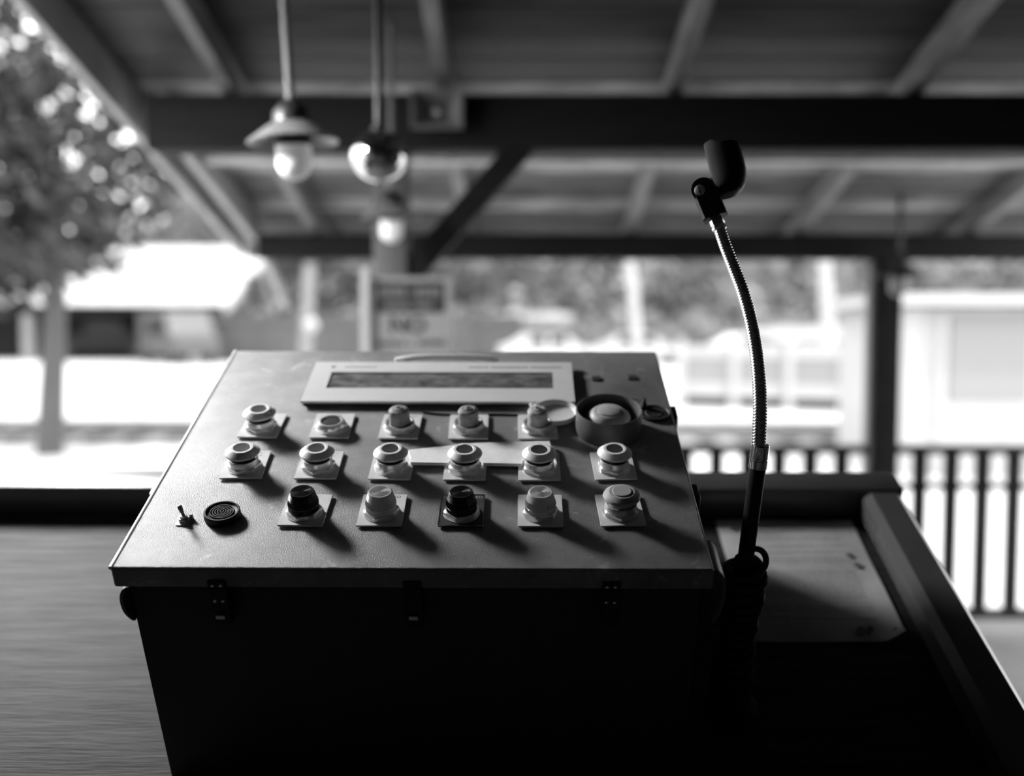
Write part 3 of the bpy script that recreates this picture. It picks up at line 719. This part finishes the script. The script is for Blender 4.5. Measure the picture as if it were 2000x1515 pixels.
bm = new(); levels = [(0.0, 0.42), (0.0015, 0.58), (0.005, 0.76), (0.010, 0.88), (0.016, 0.95), (0.024, 0.99), (0.034, 1.0), (0.046, 1.0), (cl, 1.0)]
t = bmesh.new(); rings = []
for zz, s in levels:
    sec = c_section(s, 0); n_ = len(sec); ring = []
    for q, (x, y) in enumerate(sec):
        zq = zz
        if zz > 0.040 and x > 0.004: zq = min(zz, cl * 0.88)
        ring.append(t.verts.new((x, y, zq)))
    rings.append(ring)
for A, B_ in zip(rings, rings[1:]):
    for k in range(n_):
        try: t.faces.new((A[k], A[(k + 1) % n_], B_[(k + 1) % n_], B_[k]))
        except Exception: pass
h_ = n_ // 2
for ring in (rings[0], rings[-1]):
    for k in range(h_ - 1):
        t.faces.new((ring[k], ring[k + 1], ring[n_ - 2 - k], ring[n_ - 1 - k]))
# closed floor of the clip
t.faces.new(list(reversed(rings[0][:h_])))
bmesh.ops.remove_doubles(t, verts=t.verts, dist=1e-6)
merge(bm, t)
o = part('clip', bm, 'black', mic, angle=40); o.matrix_world = F1
bm = new()
lugA = F0 @ Vector((0, 0, hl * 0.80)); 
add_tube(bm, [lugA, lugA.lerp(F1 @ Vector((-0.010, -0.002, 0.016)), 0.5), F1 @ Vector((-0.0105, -0.002, 0.018))], [0.0058, 0.0062, 0.0075], 12)
part('lug', bm, 'black', mic, angle=60)

# cable wrapped round the pole
bm = new(); hp = []
A_ = Dp(0.3075, 0.1022, ZD + 0.012); B2 = at(1457, 1098, 0.958); axd = (B2 - A_); L_ = axd.length; axn = axd.normalized(); e1 = axn.orthogonal().normalized(); e2 = axn.cross(e1)
turns = 15
for k in range(turns * 18 + 1):
    a = 2 * math.pi * k / 18; s = k / (turns * 18); rr = 0.0165 + 0.0018 * math.sin(s * 9) + 0.001 * math.sin(a * 0.37)
    if s > 0.93: rr -= 0.004 * (s - 0.93) / 0.07
    hp.append(A_ + axd * (s * 0.985) + (e1 * math.cos(a) + e2 * math.sin(a)) * rr)
add_tube(bm, hp, 0.0042, 8)
c_ = at(1474, 1096, 0.955)
loop = [c_ + CR @ Vector((0.0108 * math.cos(a), 0.0125 * math.sin(a), 0.004 * math.sin(a))) for a in [2 * math.pi * k / 28 for k in range(28)]]
add_tube(bm, loop, 0.0030, 8, closed=True)
o = part('wrapped_cable', bm, 'rubber', None, angle=60); tag(o, 'black cable wound around the foot of the microphone stand', 'cable')

# added lamp, out of view above the desk, as key light for the control box
lg = thing('globe_lamp', 'added lit globe lamp with a dark shade, unseen above the desk', 'lamp', Matrix.Translation((-1.02, 0.80, 2.12)))
bm = new(); t = bmesh.new(); bmesh.ops.create_uvsphere(t, u_segments=28, v_segments=18, radius=0.165); merge(bm, t)
M['key_lamp_globe'] = mat('key_lamp_glass', 0.8, 0.4, emit=98.0); part('globe', bm, 'key_lamp_globe', lg)
bm = new(); add_lathe(bm, [(0.02, 0.22), (0.06, 0.20), (0.190, 0.09), (0.215, 0.02), (0.236, -0.125), (0.232, -0.125), (0.211, 0.018), (0.186, 0.086), (0.056, 0.190), (0.0, 0.198)], 40); part('shade', bm, 'lamp_dark', lg)
bm = new(); add_lathe(bm, [(0.009, 0.16), (0.009, roof_z(0.80) - 2.12 + 0.09)], 14); part('stem', bm, 'lamp_dark', lg)
bm = new(); add_lathe(bm, [(0.03, 0.155), (0.03, 0.20)], 20); part('socket', bm, 'lamp_dark', lg)

# ------------------------------------------------------------------ lamps, mirror ball, loudspeaker, sign
def make_lamp(label):
    t = thing('pendant_lamp', label, 'lamp', group='pendant lamps under the roof')
    bm = new(); add_lathe(bm, [(0.0085, 0.118), (0.0085, 0.60)], 16); part('stem', bm, 'post_grey', t)
    bm = new(); add_lathe(bm, [(0.008, 0.118), (0.020, 0.112), (0.034, 0.095), (0.036, 0.070), (0.037, 0.050), (0.032, 0.044)], 32); part('socket_cap', bm, 'lamp_dark', t)
    bm = new(); add_lathe(bm, [(0.036, 0.074), (0.050, 0.066), (0.080, 0.044), (0.086, 0.039), (0.084, 0.036), (0.050, 0.058), (0.034, 0.066)], 40); part('shade', bm, 'lamp_shade', t)
    bm = new(); add_lathe(bm, [(0.033, 0.030), (0.036, 0.034), (0.036, 0.046), (0.033, 0.050)], 32); part('gallery', bm, 'lamp_dark', t)
    bm = new(); prof = [(0.0, -0.034)] + [(0.033 * math.sin(R(a)), -0.001 - 0.033 * math.cos(R(a))) for a in (12, 25, 40, 55, 70, 82, 90)] + [(0.033, 0.030), (0.028, 0.034)]
    add_lathe(bm, prof, 32); part('globe', bm, 'globe', t)
    return t
def drop_stem(t, L):
    for ch in t.children:
        if ch.name.startswith('stem'):
            ch.data = ch.data.copy()
            for v in ch.data.vertices:
                if v.co.z > 0.3: v.co.z = L
l1 = make_lamp('largest pendant lamp with a flat shade and a white globe, beside the mirror ball')
l1.matrix_world = Matrix.Translation((-0.340, 1.108, 1.664)) @ Matrix.Rotation(R(-3), 4, 'Y'); drop_stem(l1, roof_z(1.108) - 1.664 + 0.09)
l2 = copy_tree(l1); l2['label'] = 'small pendant lamp with a white globe hanging in front of the grey post'
l2.matrix_world = Matrix.Translation((-0.285, 2.120, 1.630)); drop_stem(l2, roof_z(2.12) - 1.630 + 0.09)
l3 = copy_tree(l1); l3['label'] = 'dark pendant lamp hanging beside the corner post of the porch'
l3.matrix_world = Matrix.Translation((1.668, 3.45, 1.525)) @ Matrix.Diagonal((1.2, 1.2, 1.2, 1)); drop_stem(l3, (roof_z(3.45) - 1.525 + 0.09) / 1.2)
for ch in l3.children:
    if ch.name.split('.')[0] in ('shade', 'stem', 'globe'):
        ch.material_slots[0].link = 'OBJECT'; ch.material_slots[0].material = M['lamp_shade' if ch.name.startswith('globe') else 'lamp_dark']
mb = thing('mirror_ball', 'shiny mirrored ball hanging from the roof between two lamps', 'mirror ball', Matrix.Translation((-0.214, 1.358, 1.718)))
bm = new(); t = bmesh.new(); bmesh.ops.create_uvsphere(t, u_segments=48, v_segments=28, radius=0.060); bmesh.ops.scale(t, vec=(1.02, 1.02, 0.92), verts=t.verts); merge(bm, t); part('ball', bm, 'mirror', mb)
bm = new(); add_lathe(bm, [(0.018, 0.050), (0.016, 0.060), (0.009, 0.066), (0.009, roof_z(1.358) - 1.718 + 0.09)], 24); part('stem', bm, 'lamp_dark', mb)
sp = thing('horn_speaker', 'square grey horn loudspeaker fixed to the dark roof beam', 'speaker', Matrix.Translation((-0.162, 2.262, 2.000)))
bm = new()
O_ = [(-0.078, -0.058), (0.078, -0.058), (0.078, 0.058), (-0.078, 0.058)]
def quadring(t, s, y): return [t.verts.new((x * s, y, z * s)) for x, z in O_]
t = bmesh.new(); rg = [quadring(t, 0.45, 0.036), quadring(t, 0.95, -0.02), quadring(t, 1.0, -0.045), quadring(t, 0.86, -0.045), quadring(t, 0.5, 0.0), quadring(t, 0.3, 0.020)]
for A, B_ in zip(rg, rg[1:]):
    for k in range(4): t.faces.new((A[k], A[(k + 1) % 4], B_[(k + 1) % 4], B_[k]))
t.faces.new(rg[0]); t.faces.new(list(reversed(rg[-1]))); merge(bm, t); part('horn', bm, 'lamp_shade', sp, angle=20)
bm = new(); add_lathe(bm, [(0.016, 0), (0.016, 0.01), (0.010, 0.022), (0, 0.026)], 20, mtx=Matrix.Rotation(R(90), 4, 'X')); p = part('driver', bm, 'nut_dull', sp); p.location = (0, 0.018, 0)

sg = thing('warning_sign', 'grey notice board with a dark header and the word NO, mounted on the post', 'sign', Matrix.Translation((-0.2455, 2.262, 1.385)))
bm = new(); add_prism(bm, rrect(-0.1270, -0.135, 0.1270, 0.121, 0.008), 0.0, 0.012, mtx=Matrix.Rotation(R(90), 4, 'X')); part('board', bm, 'sign', sg)
bm = new(); add_prism(bm, rrect(-0.108, 0.012, 0.105, 0.106, 0.010), 0.012, 0.0135, mtx=Matrix.Rotation(R(90), 4, 'X')); part('header_panel', bm, 'sign_dark', sg)
def sign_text(s, x, z, size, m, name='lettering'):
    me = text_mesh(s, size, 0.0004, True); o = sub(name, me, m, sg, (x, -0.0140, z)); o.rotation_euler.x = R(90); return o
sign_text('NO', -0.008, -0.028, 0.070, 'ink')
sign_text('SMOKING', -0.062, -0.083, 0.0205, 'ink'); sign_text('&', 0.000, -0.083, 0.020, 'ink'); sign_text('EATING', 0.066, -0.080, 0.0235, 'ink')
bm = new()
for x0, x1, z0, z1 in ((-0.096, -0.010, 0.061, 0.090), (0.018, 0.096, 0.061, 0.090), (-0.075, -0.005, 0.026, 0.044), (0.020, 0.070, 0.026, 0.044)):
    n_ = max(3, round((x1 - x0) / ((z1 - z0) * 0.72)))
    for k in range(n_):
        a = x0 + (x1 - x0) * k / n_; b = a + (x1 - x0) / n_ * 0.78; th = (z1 - z0) * 0.22
        add_box(bm, (a, -0.0142, z0), (a + th, -0.0135, z1)); add_box(bm, (b - th, -0.0142, z0), (b, -0.0135, z1))
        add_box(bm, (a, -0.0142, z1 - th), (b, -0.0135, z1)); 
        if k % 2: add_box(bm, (a, -0.0142, z0), (b, -0.0135, z0 + th))
part('header_lettering', bm, 'ink_grey', sg)
bm = new(); beam_between(bm, (-0.371, 2.205, 0.0), (-0.377, 2.212, 1.530), 0.024, 0.020, up=(0, 1, 0)); M['stake'] = mat('stake_white', 0.42, 0.5); o = part('white_stake', bm, 'stake', None)
tag(o, 'narrow white upright batten standing beside the notice board', 'batten')

# ------------------------------------------------------------------ beyond the platform
# white panelled fence
fe = thing('panel_fence', 'long white panelled fence raised over a dark gap across the yard', 'fence')
fa, fb = Vector((3.55, 21.3, 0.0)), Vector((8.9, 19.4, 0.0)); fd = (fb - fa); fn = fd.normalized()
nb_ = 5
def fbeam(z0, z1, s0, s1, thick, m, name, off=0.0):
    a = fa + fd * s0; b = fa + fd * s1; nv = Vector((fn.y, -fn.x, 0)) * off
    bm = new(); beam_between(bm, a + nv + Vector((0, 0, (z0 + z1) / 2)), b + nv + Vector((0, 0, (z0 + z1) / 2)), thick, z1 - z0); return part(name, bm, m, fe)
for k in range(nb_ + 1):
    p = fa + fd * (k / nb_)
    bm = new(); add_box(bm, (p.x - 0.09, p.y - 0.09, -0.35), (p.x + 0.09, p.y + 0.09, 1.12), 0.01, 1); part('post', bm, 'white_paint', fe)
for k in range(nb_):
    s0, s1 = k / nb_ + 0.018, (k + 1) / nb_ - 0.018
    fbeam(0.72, 0.98, s0, s1, 0.08, 'white_paint', 'rail'); fbeam(-0.12, 0.18, s0, s1, 0.08, 'white_paint', 'rail')
    m_ = M.get('panel_grey') or mat('pale_panel', 0.200, 0.6); M['panel_grey'] = m_
    fbeam(0.18, 0.72, s0, s1, 0.02, 'panel_grey', 'panel')
    fbeam(-0.345, -0.12, s0, s1, 0.10, 'black', 'gap_shade', 0.0)  # black board drawn in as the shade under the fence
bf = thing('board_fence', 'long dark board fence across the yard behind the shelter posts', 'fence')
for k in range(7):
    xx = -14.2 + k * 2.05
    boxpart('panel', (xx + 0.06, 46.98, -0.30), (xx + 1.99, 47.03, 1.95), 'fence_board', bf)
    boxpart('post', (xx - 0.06, 46.92, -0.352), (xx + 0.06, 47.04, 2.05), 'fence_board', bf)
    boxpart('rail', (xx + 0.06, 46.94, 1.55), (xx + 1.99, 46.98, 1.68), 'fence_board', bf)
# slim poles
def pole(name, a, b, r, m, label, cat='pole'):
    bm = new(); add_tube(bm, [a, Vector(a).lerp(Vector(b), 0.5), b], [r * 1.1, r, r * 0.9], 14); o = part(name, bm, m, None, angle=60); return tag(o, label, cat)
pole('white_pole', (1.83, 13.158, -0.352), (1.50, 13.158, 2.9), 0.075, 'white_paint', 'leaning white pole in the middle of the yard')
pole('pale_pole', (7.7, 24.158, -0.352), (7.42, 24.158, 3.6), 0.16, 'white_paint', 'pale pole standing behind the white panelled fence')
pole('grey_pole', (-6.93, 32.0, -0.352), (-6.73, 32.0, 3.4), 0.2, 'post_grey', 'grey pole with a round lantern near the open shelter')
ld = thing('yard_lantern', 'small round pale lantern on a thin stalk near the shelter', 'lantern', Matrix.Translation((-5.05, 24.0, -0.35)))
bm = new(); add_tube(bm, [(0, 0, 0), (0, 0, 1.60)], 0.035, 10); part('stalk', bm, 'post_grey', ld)
bm = new(); t = bmesh.new(); bmesh.ops.create_uvsphere(t, u_segments=20, v_segments=12, radius=0.17); bmesh.ops.translate(t, vec=(0, 0, 1.75), verts=t.verts); merge(bm, t); part('lantern_globe', bm, 'white_paint', ld)

# open shelter with a pale roof
sh = thing('open_shelter', 'open shelter with a bright pale pitched roof and slim posts', 'shelter')
x0, x1 = -46.0, -14.4; ye, yr, yb = 49.0, 53.5, 58.0; ze, zr = 2.42, 5.55
def slab(name, pts, th, m, parent):
    bm = new(); A = [bm.verts.new(p) for p in pts]; B_ = [bm.verts.new((p[0], p[1], p[2] + th)) for p in pts]
    bm.faces.new(A); bm.faces.new(list(reversed(B_)))
    for k in range(len(A)): bm.faces.new((A[k], A[(k + 1) % len(A)], B_[(k + 1) % len(A)], B_[k]))
    return part(name, bm, m, parent)
np_ = 16
for k in range(np_):
    a = x0 + (x1 - x0) * k / np_; b = x0 + (x1 - x0) * (k + 1) / np_ - 0.05
    top = 1.15 if k == np_ - 1 else 0; low = -0.35 if k == np_ - 1 else 0
    slab('roof_sheet', [(a, ye, ze), (b + (low if 0 else 0), ye, ze), (b + (1.2 if k == np_ - 1 else 0), yr, zr), (a, yr, zr)], 0.08, 'roof_white', sh)
slab('rear_roof', [(x0, yr, zr - 0.02), (x1 + 1.2, yr, zr - 0.02), (x1, yb, ze), (x0, yb, ze)], 0.06, 'roof_white', sh)
slab('gable_board', [(x1 - 0.1, ye - 0.05, ze - 0.35), (x1 + 0.15, ye - 0.05, ze - 0.35), (x1 + 1.25, yr, zr - 0.35), (x1 + 1.0, yr, zr - 0.35)], 0.42, 'roof_white', sh)
for px in (-34.0, -24.5, -15.75):
    boxpart('post', (px - 0.26, ye + 0.6, -0.352), (px + 0.26, ye + 1.1, ze + 0.1), 'post_grey', sh)
    boxpart('post', (px + 0.6, yb - 1, -0.352), (px + 1.0, yb - 0.6, ze + 0.1), 'wood_dark', sh)
boxpart('tie_beam', (x0, ye + 0.5, ze - 0.38), (x1, ye + 1.0, ze - 0.02), 'wood_dark', sh)
boxpart('rear_wall', (x0, yb - 4.4, -0.352), (x1 - 3.6, yb - 4.2, ze), 'shed_dark', sh)
bm = new(); beam_between(bm, (-12.6, 49.6, -0.30), (-12.9, 49.6, 2.2), 0.5, 0.5); part('post', bm, 'post_grey', sh)
bm = new(); beam_between(bm, (-12.7, 49.6, 1.7), (-13.6, 50.5, 3.9), 0.3, 0.4); part('knee_brace', bm, 'wood_dark', sh)
# vehicles
def vehicle(name, label, cat, mtx, L, W_, H, paint, prof, windows, wheel_r, wheels):
    t = thing(name, label, cat, mtx)
    bm = new(); add_prism(bm, prof, -W_ / 2, W_ / 2, mtx=Matrix.Rotation(R(90), 4, 'X'), bev=0); part('body', bm, paint, t, angle=50)
    for (a, b) in windows:
        for s in (-1, 1):
            pts = [(a[0], a[1]), (b[0], a[1]), (b[0] - 0.08, b[1]), (a[0] + 0.08, b[1])]
            bm = new(); add_prism(bm, pts, -0.02, 0.02, mtx=Matrix.Translation((0, s * (W_ / 2 + 0.005), 0)) @ Matrix.Rotation(R(90), 4, 'X')); part('side_window', bm, 'glass_dark', t)
    for wx in wheels:
        for s in (-1, 1):
            bm = new(); add_lathe(bm, [(wheel_r * 0.6, -0.13), (wheel_r, -0.11), (wheel_r, 0.11), (wheel_r * 0.6, 0.13)], 24, mtx=Matrix.Translation((wx, s * (W_ / 2 - 0.12), wheel_r)) @ Matrix.Rotation(R(90), 4, 'X'))
            part('wheel', bm, 'tyre', t)
    return t
van_prof = [(-2.6, 0.45), (2.2, 0.45), (2.6, 0.55), (2.6, 1.25), (1.8, 1.35), (1.3, 2.35), (1.1, 2.45), (-2.5, 2.45), (-2.6, 2.35)]
vehicle('delivery_van', 'pale boxy van parked beside the open shelter', 'van', Matrix.Translation((-15.9, 46.4, -0.352)) @ Matrix.Rotation(R(-52), 4, 'Z'), 5.2, 2.0, 2.5, 'car_pale', van_prof, [((0.4, 1.35), (1.25, 2.1)), ((-1.2, 1.4), (-0.1, 2.1))], 0.42, (-1.7, 1.6))
car_prof = [(-2.2, 0.35), (2.2, 0.35), (2.25, 0.75), (1.3, 0.92), (0.6, 1.42), (-1.0, 1.45), (-1.8, 0.98), (-2.2, 0.9)]
truck_prof = [(-2.9, 0.5), (2.7, 0.5), (2.75, 1.1), (1.5, 1.3), (0.9, 2.05), (-0.7, 2.1), (-0.9, 1.3), (-2.9, 1.3)]
vehicle('pickup_truck', 'dark pickup truck parked under the pale roof', 'truck', Matrix.Translation((-21.2, 51.2, -0.352)) @ Matrix.Rotation(R(8), 4, 'Z'), 5.6, 2.0, 2.1, 'car_dark', truck_prof, [((-0.5, 1.32), (1.0, 1.95))], 0.42, (-1.8, 1.8))
car_w = [((-1.0, 0.95), (-0.2, 1.35)), ((-0.1, 0.95), (0.7, 1.35))]
for i, (x, y, a, lb) in enumerate(((1.3, 44.0, 5, 'white car parked far off behind the notice board'), (5.6, 46.5, -8, 'white car parked far off beyond the leaning white pole'), (10.2, 43.0, 12, 'white car parked behind the white panelled fence'))):
    vehicle('parked_car', lb, 'car', Matrix.Translation((x, y, -0.352)) @ Matrix.Rotation(R(a), 4, 'Z'), 4.4, 1.75, 1.45, 'car_white', car_prof, car_w, 0.33, (-1.35, 1.35))
# long white awning and flat cabins behind the fence
def cabin(label, x0, x1, y, z1, h, eave=0.5):
    t = thing('white_cabin', label, 'cabin', Matrix.Translation(((x0 + x1) / 2, y, -0.35)))
    w_ = (x1 - x0) / 2
    boxpart('walls', (-w_, 0, -0.002), (w_, 2.5, z1), 'white_paint', t)
    boxpart('flat_roof', (-w_ - eave, -eave, z1), (w_ + eave, 2.5 + eave, z1 + h), 'white_paint', t)
    n_ = max(2, int((x1 - x0) / 1.3))
    for k in range(n_):
        xx = -w_ + (x1 - x0) * (k + 0.5) / n_; boxpart('window', (xx - 0.38, -0.03, z1 - 1.2), (xx + 0.38, 0.02, z1 - 0.35), 'glass_dark', t)
cabin('low white cabin with a flat roof beyond the fence', 8.3, 9.7, 31.0, 1.35, 0.42)
cabin('white flat roofed cabin far off beside the parked cars', -0.9, 2.6, 60.0, 2.1, 0.5)
kk = thing('white_kiosk', 'white kiosk with corner boards beyond the corner post', 'kiosk')
boxpart('walls', (4.55, 10.9, -0.352), (7.5, 13.5, 1.6), 'white_paint', kk)
boxpart('corner_board', (4.48, 10.84, -0.352), (4.66, 11.02, 1.6), 'white_paint', kk)
boxpart('corner_board', (4.86, 10.86, -0.352), (4.96, 10.92, 1.55), 'white_paint', kk)
boxpart('shutter', (5.0, 10.87, 0.55), (5.9, 10.92, 1.5), 'panel_grey', kk)
boxpart('roof_edge', (4.3, 10.6, 1.62), (7.7, 13.7, 1.74), 'roof_white', kk)

# trees, shrubs and hillside
def crown_mesh(seed, n, R0, leaf, blobs, flat=0.8):
    rnd = random.Random(seed); vs = []; fs = []
    cs = [(Vector((rnd.gauss(0, .42), rnd.gauss(0, .42), rnd.gauss(0, .38) * flat)) * R0, R0 * rnd.uniform(.28, .5)) for _ in range(blobs)]
    for i in range(n):
        c, r = rnd.choice(cs)
        d = Vector((rnd.gauss(0, 1), rnd.gauss(0, 1), rnd.gauss(0, 1))).normalized(); p = c + d * r * rnd.uniform(.55, 1.05)
        a = Vector((rnd.gauss(0, 1), rnd.gauss(0, 1), rnd.gauss(0, 1))).normalized(); b = a.orthogonal().normalized(); c2 = a.cross(b)
        s = leaf * rnd.uniform(.6, 1.3); k = len(vs)
        vs += [p - b * s, p - c2 * s * .45, p + b * s, p + c2 * s * .45]; fs.append((k, k + 1, k + 2, k + 3))
    me = bpy.data.meshes.new('crown'); me.from_pydata([tuple(v) for v in vs], [], fs); me.materials.append(None); return me
CR1 = [crown_mesh(s, 3200, 1.0, 0.075, 12) for s in (1, 2, 3)]
NEAR = crown_mesh(11, 8200, 1.0, 0.050, 16, 1.0)
def tree(x, y, rr, h, ci, m, label, group=None, sx=1.0, near=False, trunk=0.14):
    t = thing('tree', label, 'tree', Matrix.Translation((x, y, -0.352)), group)
    o = sub('foliage', NEAR if near else CR1[ci], m, t, (0, 0, h)); o.scale = (rr * sx, rr * sx, rr); o.rotation_euler.z = x * 1.7; o['kind'] = 'stuff'
    bm = new(); add_tube(bm, [(0, 0, 0), (0.05 * rr, 0, h * .5), (0, 0.04 * rr, h * 1.05)], [trunk * rr * .5, trunk * rr * .36, trunk * rr * .15], 10)
    for k in range(5):
        a = k * 1.26 + x; add_tube(bm, [(0, 0, h * (.55 + .06 * k)), (math.cos(a) * rr * .5, math.sin(a) * rr * .5, h * (.8 + .07 * k))], [trunk * rr * .2, trunk * rr * .07], 7)
    part('trunk', bm, 'bark', t, angle=60)
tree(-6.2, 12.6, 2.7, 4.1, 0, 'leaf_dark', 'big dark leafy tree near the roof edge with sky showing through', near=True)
far = []
xs_ = [(-26.5, 79), (-19.5, 68), (-11.5, 74), (-6.5, 66), (-2.2, 71), (2.8, 67), (7.5, 73), (12.5, 66), (17.5, 72), (23, 68), (29, 75), (36, 70)]
for i, (x, y) in enumerate(xs_):
    tree(x, y, (6.4 if x < -8 else 4.6) + (i * 37 % 10) * .16, (7.2 if x < -8 else 4.6) + (i * 53 % 10) * .2, i % 3, 'leaf_pale' if x > -9 and i % 2 == 0 else 'leaf', 'leafy tree in the long row at the far side of the yard', 'row of far trees')  # haze put into the leaf colour: paler trees toward the right
shr = [(-12.6, 54, 1.7), (-6.0, 58, 1.9), (0.4, 52, 1.5), (3.4, 55, 1.6), (6.6, 50, 1.7), (9.6, 36.5, 1.35), (12.6, 37.5, 1.4), (14.4, 52, 1.8)]
for i, (x, y, r_) in enumerate(shr):
    t = thing('shrub', 'dark rounded shrub standing before the row of far trees', 'shrub', Matrix.Translation((x, y, -0.352)), 'shrubs before the far trees')
    o = sub('foliage', CR1[i % 3], 'leaf', t, (0, 0, r_ * .8)); o.scale = (r_ * 1.3, r_, r_ * .9); o['kind'] = 'stuff'
    bm = new(); add_tube(bm, [(0, 0, 0), (0, 0, r_)], [0.12, 0.05], 8); part('stem', bm, 'bark', t)
bm = new(); nx, ny = 60, 10; G = []
rnd = random.Random(5)
for j in range(ny + 1):
    row = []
    for i in range(nx + 1):
        x = -110 + 220 * i / nx; y = 82 + 60 * j / ny
        z = -0.4 + 21 * (j / ny) ** 0.8 * (1 + 0.25 * math.sin(x * 0.05 + 1)) * min(1, max(0.12, 1 - (-x / y - 0.37) * 11)) + rnd.uniform(-.9, .9) * (j > 0)
        row.append(bm.verts.new((x, y, z)))
    G.append(row)
for j in range(ny):
    for i in range(nx): bm.faces.new((G[j][i], G[j][i + 1], G[j + 1][i + 1], G[j + 1][i]))
o = part('wooded_hill', bm, 'hill', None, angle=80); tag(o, 'grey wooded hillside rising behind the far trees', 'hill')
